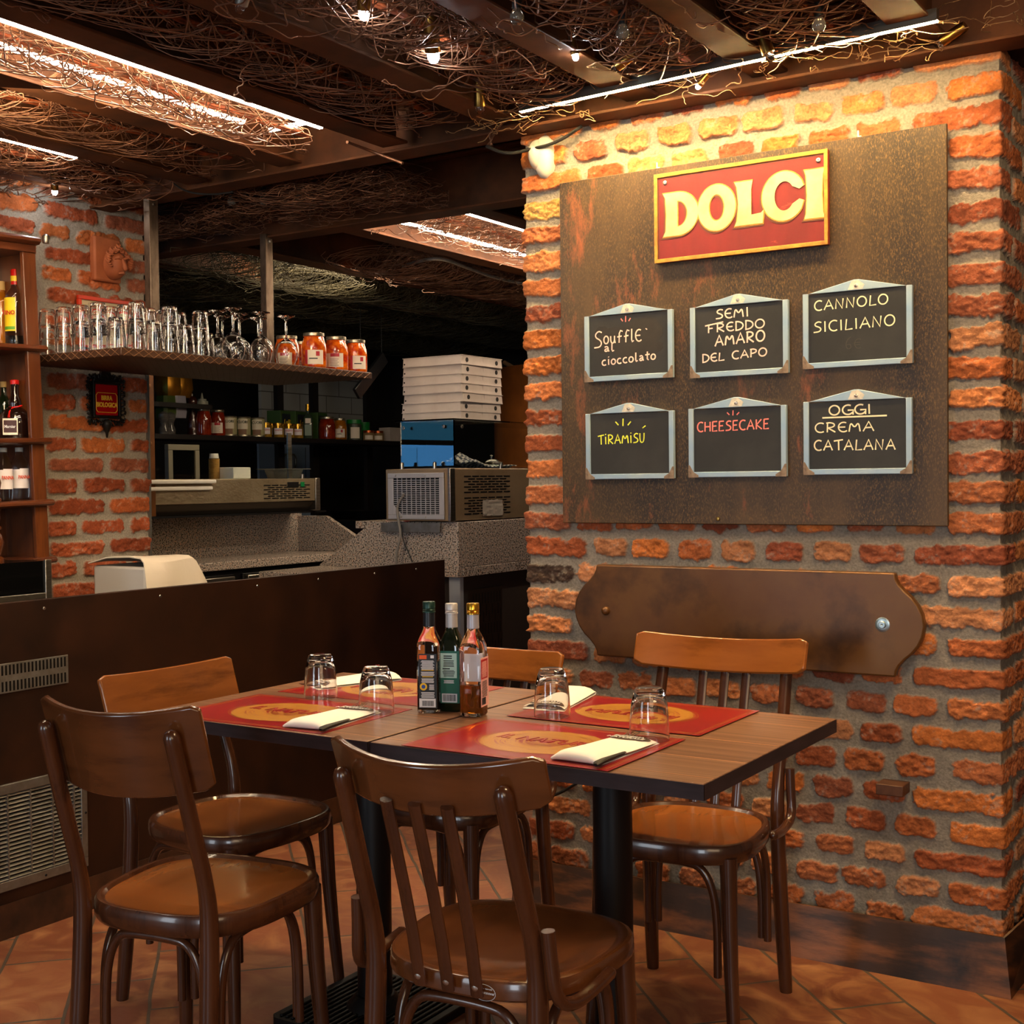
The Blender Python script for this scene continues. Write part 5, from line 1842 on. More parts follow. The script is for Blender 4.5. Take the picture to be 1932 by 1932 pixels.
# wine glasses upside down
wg = [(.033, 0), (.0345, .0), (.042, .022), (.0455, .045), (.043, .065), (.034, .083), (.016, .099), (.0055, .107), (.0042, .120), (.0040, .165), (.0055, .176), (.014, .184), (.034, .1905), (.036, .192), (.035, .1935), (0, .194),
      ]
inn = [(0, .1015), (.0145, .0975), (.0325, .0815), (.0415, .064), (.044, .045), (.0405, .022), (.033, 0)]
wgm = MB().lathe(wg[::-1][0:0]+wg+[], 28)
wgm.lathe(inn, 28)
wme = wgm.mesh('wine_glass', .9)
wme.materials.append(M_GLASS)
wpos = [(440, -3.475, 'first wine glass from the left in the front row on the hanging shelf'), (493, -3.475, 'second wine glass in the front row, in front of the right post'), (540, -3.475, 'rightmost wine glass in front of a pepper jar'),
        (411, -3.57, 'wine glass behind the first front one on the hanging shelf'), (452, -3.57, 'wine glass behind and between the first two front ones'), (488, -3.60, 'wine glass directly left of the right shelf post'),
        (420, -3.67, 'back wine glass right of the tall tumblers'), (457, -3.67, 'back wine glass in the middle of the group'), (398, -3.68, 'wine glass with its foot half hidden by the last tumblers')]
wd_ = []
for px_, X, lb in wpos:
    y = shelf_y(px_, X)
    for qx, qy in wd_:
        if math.hypot(X-qx, y-qy) < .094:
            y = qy+math.copysign(math.sqrt(max(0, .094**2-(X-qx)**2)), y-qy)
    wd_.append((X, y))
    o = bpy.data.objects.new('wine_glass', wme)
    C.objects.link(o)
    o.location = (X, y, STOP)
    tag(o, lb, 'glass', 'upturned wine glasses on the hanging shelf')

# jars of peppers
M_PEP = mat('peppers_in_oil', '#a8280a', .12, 0, '#d8660f', 22, (1, 1, 1.4), .42, .6, 3, coat=.8, bump=.5, bscale=18)
M_LID = mat('jar_lid', '#a39c88', .3, .9)
M_JL = mat('jar_label', '#e0d2bd', .6)
M_JR = mat('jar_label_red', '#b02a34', .5)


def jar(label, x, y, z, r, h, m, lid, rz, lab=True, flip=False, group='pepper jars on the hanging shelf', tower=None):
    t = thing('glass_jar', label, 'jar', (x, y, z), rz, group)
    part('filled_glass', MB().lathe([(0, 0), (r*.9, 0), (r*.98, .004), (r, .012), (r, h*.56), (r*.95, h*.70), (r*.82, h*.84), (r*.78, h*.90), (0, h*.90)], 28), m, t)
    part('lid', MB().lathe([(0, h*.895), (r*.80, h*.895), (r*.84, h*.91), (r*.84, h*.985), (r*.80, h), (0, h)], 28), lid, t)
    if lab:
        l = part('paper_label', curved_label(r*1.006, -.75, .75, h*.10, h*.50), M_JL, t)
        if flip:
            part('red_band', curved_label(r*1.012, -.35, .4, h*.40, h*.495), M_JR, l)
            strips_ = MB()
            for k in range(5):
                strips_.add(curved_label(r*1.012, -.4, .35-.1*(k % 2), h*(.14+.045*k), h*(.155+.045*k), 4).v, [(0, 1, 6, 5), (1, 2, 7, 6), (2, 3, 8, 7), (3, 4, 9, 8)])
            part('small_print', strips_, mat('print_grey', '#8d7f78', .7), l)
        else:
            part('red_band', curved_label(r*1.012, -.78, -.55, h*.10, h*.50), M_JR, l)
            em = curved_label(r*1.012, .12, .42, h*.33, h*.46)
            part('red_emblem', em, M_JR, l)
            st = curved_label(r*1.012, -.42, .25, h*.245, h*.275)
            part('print_line', st, ink_k, l)
    return t


jz = STOP
jy = lambda px_, X: shelf_y(px_, X)
jar('jar of red peppers, leftmost of the three front jars on the hanging shelf', -3.485, jy(592, -3.485), jz, .051, .143, M_PEP, M_LID, .75)
jar('jar of red peppers showing its back label, middle of the three front jars', -3.50, jy(634, -3.50), jz, .050, .142, M_PEP, M_LID, .55, flip=True)
jar('jar of red peppers at the right end of the hanging shelf', -3.49, jy(671, -3.49), jz, .0475, .138, M_PEP, M_LID, .95)
jar('jar of red peppers seen through the rightmost wine glass', -3.62, jy(541, -3.62), jz, .051, .140, M_PEP, M_LID, .45, flip=True)
jar('jar of red peppers mostly hidden between two others at the back', -3.70, jy(571, -3.70), jz, .050, .137, M_PEP, M_LID, .6, flip=True)
#@@KITCHEN
# ================================================================ PIZZA COUNTER BY THE PIER
M_GRAN2 = M_GRANITE
GX = -3.225
t = thing('granite_counter', 'speckled granite counter with a sloping cut at its left end under the refrigerated case', 'counter', (GX, 4.6, 0))
fs = MB().prism([(x-GX, z) for x, z in ((-3.225, .862), (-3.225, 1.103), (-3.70, 1.103), (-3.80, 1.040), (-3.93, .955), (-4.02, .90), (-4.02, .862))][::-1], -.03, 0, Matrix.Translation((0, 0, 0)) @ Matrix.Rotation(PI/2, 4, 'X'))
part('front_slab', fs, M_GRAN2, t, bev=.002)
part('side_slab', MB().box(-.03, 0, .031, 1.9, .905, 1.103), M_GRAN2, t, bev=.002)
part('edge_slab', MB().box(-.03, .003, .031, 1.9, .862, .903), M_GRAN2, t, bev=.002)
part('top_slab', MB().box(-.60, -.031, .031, 1.9, 1.07, 1.103), M_GRAN2, t)
part('cabinet_body', MB().box(-.56, -.02, .06, 1.9, 0, .860), M_DARK, t)
p0, p1 = atx(884, 1113, GX-.018), atx(946, 1105, GX-.018)
pl = part('vent_plate', MB().box(-.020, -.016, p0.y-4.6, p1.y-4.6, .42, p0.z), mat('vent_brown', '#2c2018', .45, .4), t)
sl = MB()
yw = (p1.y-p0.y)
for j in range(3):
    for i in range(10):
        y = p0.y-4.6+.03+i*(yw-.05)/9
        for k in range(2):
            z1 = p0.z-.02-j*.14-(k*.028 if i % 2 else 0)-k*.055
            sl.box(-.0165, -.0150, y+(.008 if k else 0), y+.006+(.008 if k else 0), z1-.05, z1)
part('slots', sl, M_BLACK, pl)
part('corner_post', MB().box(-.075, -.016, .032, .058, .0, .860), mat('grey_post', '#8f939a', .5), t)
part('metal_bracket', MB().box(-.40, -.075, -.034, -.030, 1.058, 1.100), M_STEEL_D, t, bev=.001)

# refrigerated topping case
BZ = 1.1045
cx0, cx1, cy0, cy1, cz1 = -3.59, -3.236, 4.56, 6.2, 1.338
t = thing('refrigerated_case', 'stainless refrigerated case with a white side grille standing on the granite counter by the pier', 'refrigerator', (cx1, cy0, BZ))
H = cz1-BZ
part('steel_body', MB().box(cx0-cx1, 0, .0, cy1-cy0, .004, H), mat('case_steel', '#9a8468', .35, .45, '#8a7458', 5), t, bev=.004)
part('corner_trim', MB().box(-.012, .002, -.003, .035, .002, H+.001), M_STEEL, t, bev=.002)
fr = MB()
gx0, gx1, gz0, gz1 = -.335, -.028, .012, H-.018
for q in ((gx0, gx1, gz1-.022, gz1), (gx0, gx1, gz0, gz0+.020), (gx0, gx0+.030, gz0+.02, gz1-.022), (gx1-.026, gx1, gz0+.02, gz1-.022)):
    fr.box(q[0], q[1], -.010, -.0035, q[2], q[3])
fr.prism([(gx0+.03, gz0+.02), (gx0+.075, gz0+.02), (gx0+.03, gz0+.065)], .0035, .010, Matrix.Rotation(PI/2, 4, 'X'))
g = part('side_grille', fr, mat('pale_grille', '#a9a7ab', .45, .3), t, bev=.002)
part('dark_opening', MB().box(gx0+.02, gx1-.02, -.0042, -.0035, gz0+.015, gz1-.015), M_BLACK, g)
gs = MB()
nz_ = 17
for k in range(nz_):
    z = gz0+.022+k*(gz1-gz0-.046)/nz_
    gs.box(gx0+.03, gx1-.026, -.0090, -.0045, z, z+.0030)
for k in range(9):
    x = gx0+.05+k*(gx1-gx0-.085)/8.6
    gs.box(x, x+.0030, -.0085, -.0045, gz0+.02, gz1-.022)
part('grille_bars', gs, MATS['pale_grille'], g)
for q in ((gx0+.045, gz1-.011), (gx1-.10, gz1-.011), (gx0+.075, gz0+.010), (gx1-.10, gz0+.010)):
    part('screw', MB().lathe([(0, 0), (.0045, 0), (.004, .002), (0, .0025)], 10), M_SCREW, g, loc=(q[0], -.010, q[1]), rot=(PI/2, 0, 0))
vs = MB()
for blk, z0 in ((0, .118), (1, .022)):
    for r in range(7):
        for k in range(6 if r % 2 == 0 else 5):
            y = .105+k*.064+(.032 if r % 2 else 0)
            z = z0+.078-r*.0118
            vs.box(.0, .0012, y, y+.052, z, z+.0052)
part('vent_slots', vs, M_BLACK, t)
fo = [[(.0016+.0035*random.random(), .245+.165*j/10, .020+.072*i/8+random.uniform(-.002, .002)) for j in range(11)] for i in range(9)]
part('foil_patch', MB().sheet(fo), mat('crumpled_foil', '#c2b9ab', .3, .35), t, sharp=.1)
for x, y in ((-.275, .01), (-.095, .01), (-.018, .42)):
    part('chrome_cap', MB().lathe([(.009, 0), (.009, .024), (.007, .029), (0, .031)], 16), M_SCREW, t, loc=(x, y+.008, H))
part('top_tray', MB().box(-.30, -.03, .07, cy1-cy0-.03, H, H+.004), M_STEEL_D, t)

# glass hood on the case
GZ0, GZ1 = cz1+.012, 1.556
t = thing('glass_hood', 'glass hood with blue reflections standing on the refrigerated case under the pizza boxes', 'glass case', (-3.40, 4.6, GZ0))
gh = GZ1-GZ0
part('end_pane', MB().box(-.155, .158, .0, .006, 0, gh-.007), mat('end_glass', (.93, .98, .96), .0, trans=1.0, ior=1.5), t, rot=(0, 0, -.095), loc=(0, .012, 0))
part('front_pane', MB().box(.152, .158, .007, 1.5, 0, gh-.007), M_PANE, t)
part('top_pane', MB().box(-.160, .163, -.004, 1.5, gh-.006, gh), M_PANE, t)
for x, y, rr_ in ((-.115, -.002, (PI/2, 0, 0)), (.105, -.002, (PI/2, 0, 0))):
    part('glass_fixing', MB().lathe([(0, 0), (.008, 0), (.0075, .004), (0, .006)], 14), M_SCREW, t, loc=(x, y, gh-.035), rot=rr_)
part('glass_fixing', MB().lathe([(0, 0), (.008, 0), (.0075, .004), (0, .006)], 14), M_SCREW, t, loc=(.159, .06, gh-.035), rot=(0, PI/2, 0))

# things under the hood
cl = []
rng = random.Random(2)
for i in range(9):
    cl.append([(-.07+.14*j/8, .0+.42*i/8, .004+.055*math.exp(-((i-1.2)/1.6)**2)*math.exp(-((j-4)/3.6)**2)+.006*math.sin(j*1.7+i)+.004) for j in range(9)])
ck = mat('checked_cloth', '#c9c6c2', .9)
nt = ck.node_tree
ch = nt.nodes.new('ShaderNodeTexChecker')
ch.inputs['Scale'].default_value = 62
ch.inputs['Color1'].default_value, ch.inputs['Color2'].default_value = s2l('#d8d4cd'), s2l('#4a5262')
tc = nt.nodes.new('ShaderNodeTexCoord')
nt.links.new(tc.outputs['Object'], ch.inputs['Vector'])
nt.links.new(ch.outputs['Color'], nt.nodes['Principled BSDF'].inputs['Base Color'])
solo('checked_cloth', MB().sheet(cl, .004), ck, 'blue and white checked cloth crumpled under the glass hood', 'cloth', (-3.335, 4.72, cz1+.0055))
t = thing('counter_bell', 'small shiny counter bell under the glass hood', 'bell', (-3.46, 5.22, cz1+.0045))
part('dome', MB().lathe([(.050, .012), (.046, .028), (.030, .042), (.008, .047), (0, .047)], 24), mat('dark_chrome', '#4a4744', .15, 1.0), t)
part('foot', MB().lathe([(0, 0), (.054, 0), (.054, .009), (0, .009)], 24), M_BLACK, t)
part('plunger', MB().lathe([(0, .047), (.004, .047), (.004, .058), (.008, .062), (0, .066)], 12), M_SCREW, t)
g0 = atx(693, 818, -3.60) if False else aty(640, 905, 4.55)
cable('power_cable', 'grey power cord hanging down over the granite front of the counter', [aty(762, 932, 4.545)+Vector((0, 0, 0)), aty(748, 955, 4.54), aty(752, 985, 4.54), aty(757, 1010, 4.54), aty(748, 1040, 4.54), aty(748, 1075, 4.55)], .006, mat('cord_grey', '#77716a', .6))
cable('power_cable', 'thin dark cord beside the grey power cord on the granite', [aty(757, 990, 4.545), aty(760, 1020, 4.545), aty(772, 1045, 4.545), aty(780, 1066, 4.55)], .0028, M_RUBBER)

# pizza boxes
M_CARD = mat('white_card', '#b8aca1', .8, 0, '#ad9f93', 6)
M_HOLE = mat('card_hole', '#14100d', .9)
bz = GZ1+.001
words = ('bottom pizza box of the stack, resting on the glass hood', 'second pizza box from the bottom of the stack', 'third pizza box from the bottom of the stack', 'middle pizza box of the stack of seven', 'third pizza box from the top of the stack', 'second pizza box from the top of the stack', 'top pizza box of the stack above the glass hood')
offs = ((-.012, -.006, .01), (-.012, -.004, -.008), (-.006, .002, .006), (-.008, -.003, -.008), (-.010, .0, .0), (-.010, .003, .006), (-.004, -.004, -.012))
for k in range(7):
    ox, oy, rz = offs[k]
    t = thing('pizza_box', words[k], 'box', (-3.30-.165+ox, 4.76+.165+oy, bz), rz, 'white pizza boxes')
    a, h = .165, .0395
    body = MB()
    body.add([(-a, -a, 0), (a, -a, 0), (a, a, 0), (-a, a, 0), (-a*.985, -a*.985, h), (a*.985, -a*.985, h), (a*.985, a*.985, h), (-a*.985, a*.985, h)], [(3, 2, 1, 0), (0, 1, 5, 4), (1, 2, 6, 5), (2, 3, 7, 6), (3, 0, 4, 7), (4, 5, 6, 7)])
    part('tray', body, M_CARD, t)
    lid = MB().box(-a*1.01, a*1.008, -a*1.01, a*1.008, h, h+.0022).box(a*.985, a*.995, -a*.9, -.01, h*.35, h).box(a*.985, a*.995, .01, a*.9, h*.35, h)
    part('lid', lid, M_CARD, t)
    for y in (-a*.72, a*.72):
        part('vent_hole', MB().lathe([(0, 0), (.0105, 0), (.0105, .0012), (0, .0012)], 16), M_HOLE, t, loc=(a*.9965, y, h*.52), rot=(0, PI/2, 0))
    part('vent_hole', MB().lathe([(0, 0), (.004, 0), (.004, .0012), (0, .0012)], 10), M_HOLE, t, loc=(-a*.94, -a*.9985, h*.35), rot=(PI/2, 0, 0))
    bz += .0418

# copper clad oven behind, with a wooden peel
e0 = aty(947, 740, 7.0)
t = thing('copper_oven', 'copper clad round oven partly hidden behind the brick pier', 'oven', (e0.x+.5, 7.05, 0))
zc = aty(975, 702, 7.0).z
part('drum', MB().lathe([(0, 0), (.50, 0), (.50, zc-.05), (.48, zc), (.30, zc+.03), (0, zc+.04)], 48), mat('aged_copper', '#8a4f1e', .4, .4, '#6a3a16', 4), t)
p = aty(952, 684, 6.95)
q = aty(1003, 714, 6.75)
o = p
t = thing('pizza_peel', 'pale wooden handle of a pizza peel leaning above the copper oven', 'pizza peel', o)
t.location = p
part('handle', MB().tube([(0, 0, 0), tuple(q-p)], .014, 12, dome=True), mat('peel_wood', '#8a6a48', .6), t)
part('blade', MB().tube([tuple((q-p)*1.0), tuple((q-p)*1.5)], .06, 12, flat=((0, 0, 1), .12)), MATS['peel_wood'], t)

# ================================================================ BACK COUNTER
t = thing('back_counter', 'granite worktop with raised back edge and dark drawers along the kitchen wall', 'counter', (-4.53, 4.5, 0))
X0 = -4.53
part('worktop', MB().box(-.36, 0, -1.2, .95, .865, .905), M_GRAN2, t, bev=.003)
part('backsplash', MB().box(-.40, -.36, -1.2, .95, .865, 1.122), M_GRAN2, t, bev=.002)
ret = MB().prism([(x-X0, z) for x, z in ((-4.89, .906), (-4.89, 1.10), (-4.69, 1.10), (-4.45, .975), (-4.36, .906))][::-1], -.95, -.92, Matrix.Rotation(PI/2, 4, 'X'))
part('end_upstand', ret, M_GRAN2, t, bev=.002)
part('body', MB().box(-.36, -.02, -1.2, .95, 0, .864), M_BLACK, t)
part('ledge', MB().box(-.48, -.10, -1.2, .86, 1.123, 1.133), M_BLACK, t)
for y0, y1 in ((-.35, .06), (.12, .70)):
    d = part('drawer', MB().box(-.02, -.004, y0, y1, .55, .84), mat('drawer_black', '#0f0e0d', .3, .3), t, bev=.002)
    part('handle', MB().box(-.004, .014, y0+.02, y1-.01, .808, .832).box(-.004, .010, y1-.018, y1-.008, .70, .808), M_STEEL, d, bev=.004)
p = atx(612, 1075, -3.75)
solo('granite_shelf', MB().box(-.30, 0, -.02, .5, -.03, 0), M_GRAN2, 'low granite ledge end peeping over the bar front in the middle', 'ledge', (-3.72, p.y-.11, .893), bev=.004)

# stainless topping unit on the ledge
FX = -4.60
uz0, uz1 = 1.135, 1.306
t = thing('topping_unit', 'hammered stainless refrigerated topping unit on the back counter, splashed with highlights', 'refrigerator', (FX, 4.5, uz0))
M_HAM = mat('hammered_steel', '#b5a688', .24, .75, '#a08f72', 9, bump=.9, bscale=26, bstretch=(1, 1, 1.6))
h = uz1-uz0
part('steel_body', MB().box(-.30, 0, -.95, .735, .052, h), M_HAM, t, bev=.003)
lo_ = MB().add([(-.01, -.95, .050), (-.05, -.95, .0), (-.05, .735, .0), (-.01, .735, .050), (-.30, -.95, .05), (-.30, -.95, 0), (-.30, .735, 0), (-.30, .735, .05)], [(0, 1, 2, 3), (3, 2, 6, 7), (0, 4, 5, 1), (1, 5, 6, 2), (4, 0, 3, 7)])
part('lower_panel', lo_, mat('lower_steel', '#4e473d', .35, .8), t)
part('end_cap', MB().box(-.30, .004, .737, .775, -.0, h+.003), M_STEEL, t, bev=.004)
w0, w1 = atx(275, 910, FX+.02), atx(404, 910, FX+.02)
for z, x in ((h-.012, .026), (h-.044, .014)):
    part('white_rail', MB().box(.0, x, w0.y-4.5-.5, w1.y-4.5+(.012 if x > .02 else 0), z-.010, z+.010), M_WHITE, t, bev=.006)
c0 = atx(572, 914, FX)
part('control_panel', MB().box(0, .003, .520, .605, h-.046, h-.018), M_BLACK, t, bev=.001)
part('switch', MB().box(0, .005, .620, .648, h-.044, h-.018), mat('switch_green', '#0f6a38', .3), t, bev=.001)
vs = MB()
for r in range(7):
    for k in range(6 if r % 2 == 0 else 5):
        y = .345+k*.060+(.03 if r % 2 else 0)
        vs.box(.0, .0015, y, y+.048, .068+r*.011, .0735+r*.011)
part('vent_slots', vs, M_BLACK, t)
part('foot', MB().box(-.10, -.07, .65, .69, -.001, .001), M_BLACK, t)
g1 = atx(598, 820, FX-.03).y-4.5
gt = atx(575, 818, FX-.03).z-uz0
part('glass_guard', MB().box(-.036, -.030, -.95, .70, h+.002, h+.165), M_PANE, t)
part('guard_post', MB().box(-.046, -.038, .57, .60, h, gt), M_STEEL, t)
part('chrome_cap', MB().lathe([(.008, 0), (.008, .022), (0, .026)], 12), M_SCREW, t, loc=(-.02, .66, h))

UZ = uz1+.0008
p = atx(443, 900, FX-.10)
t = solo('paper_roll_box', MB().box(-.05, .05, -.062, .062, 0, .058), M_PAPER, 'plain white square box on the stainless topping unit', 'box', (FX-.10, p.y, UZ), bev=.004)
p = atx(404, 900, FX-.16)
t = thing('cup_stack', 'tall stack of golden paper cups topped with a white one behind the white box', 'cups', (FX-.16, p.y, UZ))
pr = []
for k in range(26):
    pr += [(.026, .004*k), (.028, .004*k+.002)]
part('golden_cups', MB().lathe([(0, 0)]+pr+[(0, .104)], 24), mat('cup_gold', '#b08a4a', .35, .3), t)
part('white_cup', MB().lathe([(0, .104), (.024, .104), (.021, .128), (0, .128)], 24), M_WHITE, t)
p = atx(535, 893, FX-.12)
t = thing('plastic_tub', 'clear plastic food tub with a wide lid on the right of the topping unit', 'tub', (FX-.12, p.y, UZ))
M_TUB = mat('frosted_plastic', '#b5b4ae', .25, trans=.8, ior=1.2)
part('tub', loft([(.066, 0, .1), (.080, .046, .1)]), M_TUB, t)
part('lid', MB().box(-.09, .09, -.115, .115, .048, .052), M_TUB, t, bev=.001)

# white cloth thrown over a bin behind the bar
p = atx(285, 1054, -3.53)
prof = [(-.30, -.02), (-.20, .0), (-.08, .004), (-.02, .0), (.0, -.012), (.008, -.05), (.012, -.11), (.018, -.20)]
cl = []
for i in range(17):
    u = i/16
    cl.append([(x+.004*math.sin(u*11+j)*(j > 3), -.03+.36*u, z-.22*max(0, (u-.66)/.34)**1.15+.004*math.sin(u*7+j*.8)) for j, (x, z) in enumerate(prof)])
t = thing('cloth_covered_bin', 'white cloth draped over a pale bin behind the bar, right of the pillar', 'bin', (-3.53, p.y, p.z))
part('draped_cloth', MB().sheet(cl, .004), mat('white_cloth', '#cfc4b4', .95, bump=.4, bscale=14), t)
part('bin', MB().box(-.29, -.015, -.015, .20, -p.z, -.03), mat('bin_plastic', '#b9b4ad', .5), t, bev=.01)

# ================================================================ BACK SHELF AND WHAT STANDS ON IT
SXB = -5.62
sa, sb_ = atx(300, 818, SXB), atx(752, 835, SXB)
SZB = (sa.z+sb_.z)/2+.004
t = thing('back_shelf', 'long dark wall shelf at the back of the kitchen crowded with jars and cans', 'shelf', (SXB, 0, SZB))
part('board', MB().box(-.30, .02, 4.5, 7.6, -.030, 0), mat('dark_shelf', '#150f0c', .5), t, bev=.002)
for yy in (atx(535, 780, SXB-.28).y, atx(601, 780, SXB-.28).y, atx(702, 780, SXB-.28).y):
    part('upright', MB().box(-.34, -.305, yy-.03, yy+.03, 1.06-SZB, 2.28-SZB), MATS['dark_shelf'], t)
SZ = SZB+.0006


def on_shelf(px_, dx=-.06):
    return SXB+dx, atx(px_, 800, SXB+dx).y


M_PEPD = mat('dark_preserve', '#5a1206', .1, 0, '#8a2a0c', 20, coat=.6)
M_YEL = mat('yellow_preserve', '#a8640f', .12, 0, '#7a4208', 20, coat=.6)
for px_, r, h, m, lb, lab, fl in ((384, .047, .160, M_PEPD, 'dark red preserve jar on the back shelf next to the pepper mill', False, False), (411, .046, .157, M_PEPD, 'dark red preserve jar with a white label on the back shelf', True, True), (617, .058, .150, M_PEPD, 'dark red preserve jar on the back shelf right of the oil bottle', False, False), (641, .048, .145, M_YEL, 'yellow preserve jar on the back shelf', True, False)):
    x, y = on_shelf(px_)
    jar(lb, x, y, SZ, r, h, m, M_LID, .7, lab, fl, group='jars on the back shelf')
# pepper mills and squeeze bottle
x, y = on_shelf(363, -.10)
t = thing('pepper_mill', 'tall dark wooden pepper mill on the back shelf', 'mill', (x, y, SZ))
part('body', MB().lathe([(0, 0), (.034, 0), (.034, .02), (.028, .03), (.031, .05), (.022, .11), (.018, .15), (.024, .165), (0, .165)], 20), mat('mill_wood', '#33140c', .25, coat=.4), t)
part('turning_head', MB().lathe([(0, .165), (.022, .167), (.030, .19), (.030, .21), (.018, .23), (0, .234)], 20), MATS['mill_wood'], t)
part('nut', MB().lathe([(0, .234), (.006, .234), (.007, .245), (0, .25)], 10), M_SCREW, t)
for px_, lb in ((321, 'clear acrylic pepper mill on the back shelf'), (309, 'second clear mill at the left edge of the back shelf')):
    x, y = on_shelf(px_, -.06)
    solo('acrylic_mill', MB().lathe([(0, 0), (.030, 0), (.031, .03), (.020, .055), (.022, .07), (.031, .09), (.031, .115), (.014, .13), (0, .132)], 20), mat('acrylic', '#7f7b76', .08, trans=.7), lb, 'mill', (x, y, SZ), group='clear mills')
x, y = on_shelf(382, -.20)
t = thing('squeeze_bottle', 'squeeze bottle with a white nozzle behind the first preserve jar', 'bottle', (x, y, SZ))
part('body', MB().lathe([(0, 0), (.036, 0), (.038, .01), (.037, .19), (0, .19)], 20), mat('sauce_green', '#2c3a24', .35), t)
part('nozzle', MB().lathe([(0, .19), (.038, .19), (.036, .215), (.026, .217), (.026, .228), (.010, .230), (.003, .265), (0, .266)], 20), mat('nozzle_white', '#8f9183', .5), t)
# cans with a mushroom picture
M_CAN = mat('can_label', '#b9b08f', .4, 0, '#8f8a5a', 6)
for i, (px_, lb) in enumerate(((432, 'first can of vegetables on the back shelf, half hidden by the jar'), (458, 'second can of vegetables on the back shelf'), (485, 'third can of vegetables, beside the small gold lidded jars'), (446, 'can of vegetables turned sideways between the first two'))):
    x, y = on_shelf(px_, -.055 if i < 3 else -.13)
    t = thing('food_can', lb, 'can', (x, y, SZ), .75, 'vegetable cans on the back shelf')
    part('tin', MB().lathe([(0, 0), (.047, 0), (.048, .004), (.0465, .008), (.0465, .116), (.048, .120), (.046, .122), (0, .119)], 24), M_LID, t)
    l = part('paper_label', curved_label(.0472, -2.0, 2.0, .010, .112, 20), M_CAN, t)
    part('green_field', curved_label(.0474, -1.4, -.5, .012, .110, 8), mat('can_green', '#3f5a2e', .5), l)
    part('cream_field', curved_label(.0476, -.7, .7, .045, .105, 8), mat('can_cream', '#cfc4ac', .5), l)
    part('bowl_picture', curved_label(.0478, -.6, .5, .012, .045, 8), mat('can_brown', '#7a5a42', .6), l)
    text('lettering', 'CUORI', .022, mat('can_ink', '#33422a', .6), l, (0, -.0482, .088), (PI/2, 0, 0), off=.0003, sx=.9)
for i, (px_, lb) in enumerate(((502, 'small gold lidded jar, first of the row on the back shelf'), (514, 'small gold lidded jar in the second place, set further back'), (525, 'small gold lidded jar, middle of the row on the back shelf'), (545, 'small gold lidded jar, last but one before the oil bottle'), (562, 'small gold lidded jar right beside the oil bottle'))):
    x, y = on_shelf(px_, -.05 if i != 1 else -.12)
    t = thing('glass_jar', lb, 'jar', (x, y, SZ), .75, 'small gold lidded jars on the back shelf')
    part('filled_glass', MB().lathe([(0, 0), (.034, 0), (.036, .004), (.036, .068), (.031, .076), (0, .076)], 20), mat('antipasto', '#4a3412', .12, 0, '#9a7420', 22, coat=.5), t)
    part('lid', MB().lathe([(0, .076), (.034, .076), (.0345, .092), (0, .093)], 20), M_CAPY, t)
    l = part('paper_label', curved_label(.0366, -.75, .75, .020, .060), mat('label_white', '#ddd5d6'), t)
    text('lettering', 'SOLETO', .012, mat('label_ink_red', '#b3201a'), l, (0, -.0372, .046), (PI/2, 0, 0), off=.0003)
    part('seal_strip', curved_label(.0368, -.16, .10, .060, .092, 3), M_CAPY, t)
x, y = on_shelf(581, -.05)
t = thing('oil_bottle', 'slim green oil bottle with gold cap standing at the edge of the back shelf', 'bottle', (x, y, SZ), .75)
part('glass_body', loft([(.028, 0, .2), (.030, .004, .2), (.030, .135, .2), (.024, .15, .5), (.012, .165, 1), (.012, .185, 1)]), mat('green_glass', '#2c3a2c', .1, coat=.5), t)
part('gold_cap', MB().lathe([(0, .183), (.014, .183), (.014, .225), (0, .226)], 16), M_CAPY, t)
part('paper_label', MB().box(-.022, .022, -.0312, -.0304, .02, .09), mat('label_dusty_green', '#6f8070', .5), t)
part('picture_label', MB().box(-.018, .018, -.0312, -.0304, .10, .132), M_JL, t)
x, y = on_shelf(668, -.06)
t = thing('spice_jar', 'herb jar with a bright green lid on the back shelf', 'jar', (x, y, SZ), .75)
part('filled_glass', MB().lathe([(0, 0), (.050, 0), (.050, .108), (.042, .115), (0, .115)], 24), mat('dried_herbs', '#2a2e22', .4, 0, '#4a4e3a', 60), t)
part('green_lid', MB().lathe([(0, .113), (.052, .113), (.052, .140), (0, .142)], 24), mat('green_lid', '#14702c', .4), t)
part('paper_label', curved_label(.0508, -.55, .75, .012, .088), M_JL, t)
x, y = on_shelf(686, -.14)
solo('spice_jar', MB().lathe([(0, 0), (.042, 0), (.042, .105), (.043, .107), (.043, .132), (0, .134)], 20), mat('green_lid', '#14702c'), 'second green lidded jar behind the herb jar', 'jar', (x, y, SZ))
for px_, lb in ((695, 'low jar with copper coloured lid on the back shelf, left of two'), (713, 'low jar with copper coloured lid on the back shelf, right of two')):
    x, y = on_shelf(px_, -.05)
    t = thing('glass_jar', lb, 'jar', (x, y, SZ), .75, 'copper lidded jars')
    part('filled_glass', MB().lathe([(0, 0), (.040, 0), (.041, .004), (.041, .048), (.036, .054), (0, .054)], 20), mat('pale_cream_jar', '#8a6f48', .3), t)
    part('lid', MB().lathe([(0, .054), (.038, .054), (.038, .070), (0, .071)], 20), mat('copper_lid', '#a8532a', .3, .8), t)
    part('paper_label', curved_label(.0416, -.7, .7, .008, .036), M_JL, t)
x, y = on_shelf(735, -.08)
t = solo('carton', MB().box(-.05, .05, -.06, .06, 0, .098), M_CARD, 'white carton at the right end of the back shelf', 'carton', (x, y, SZ), bev=.002)
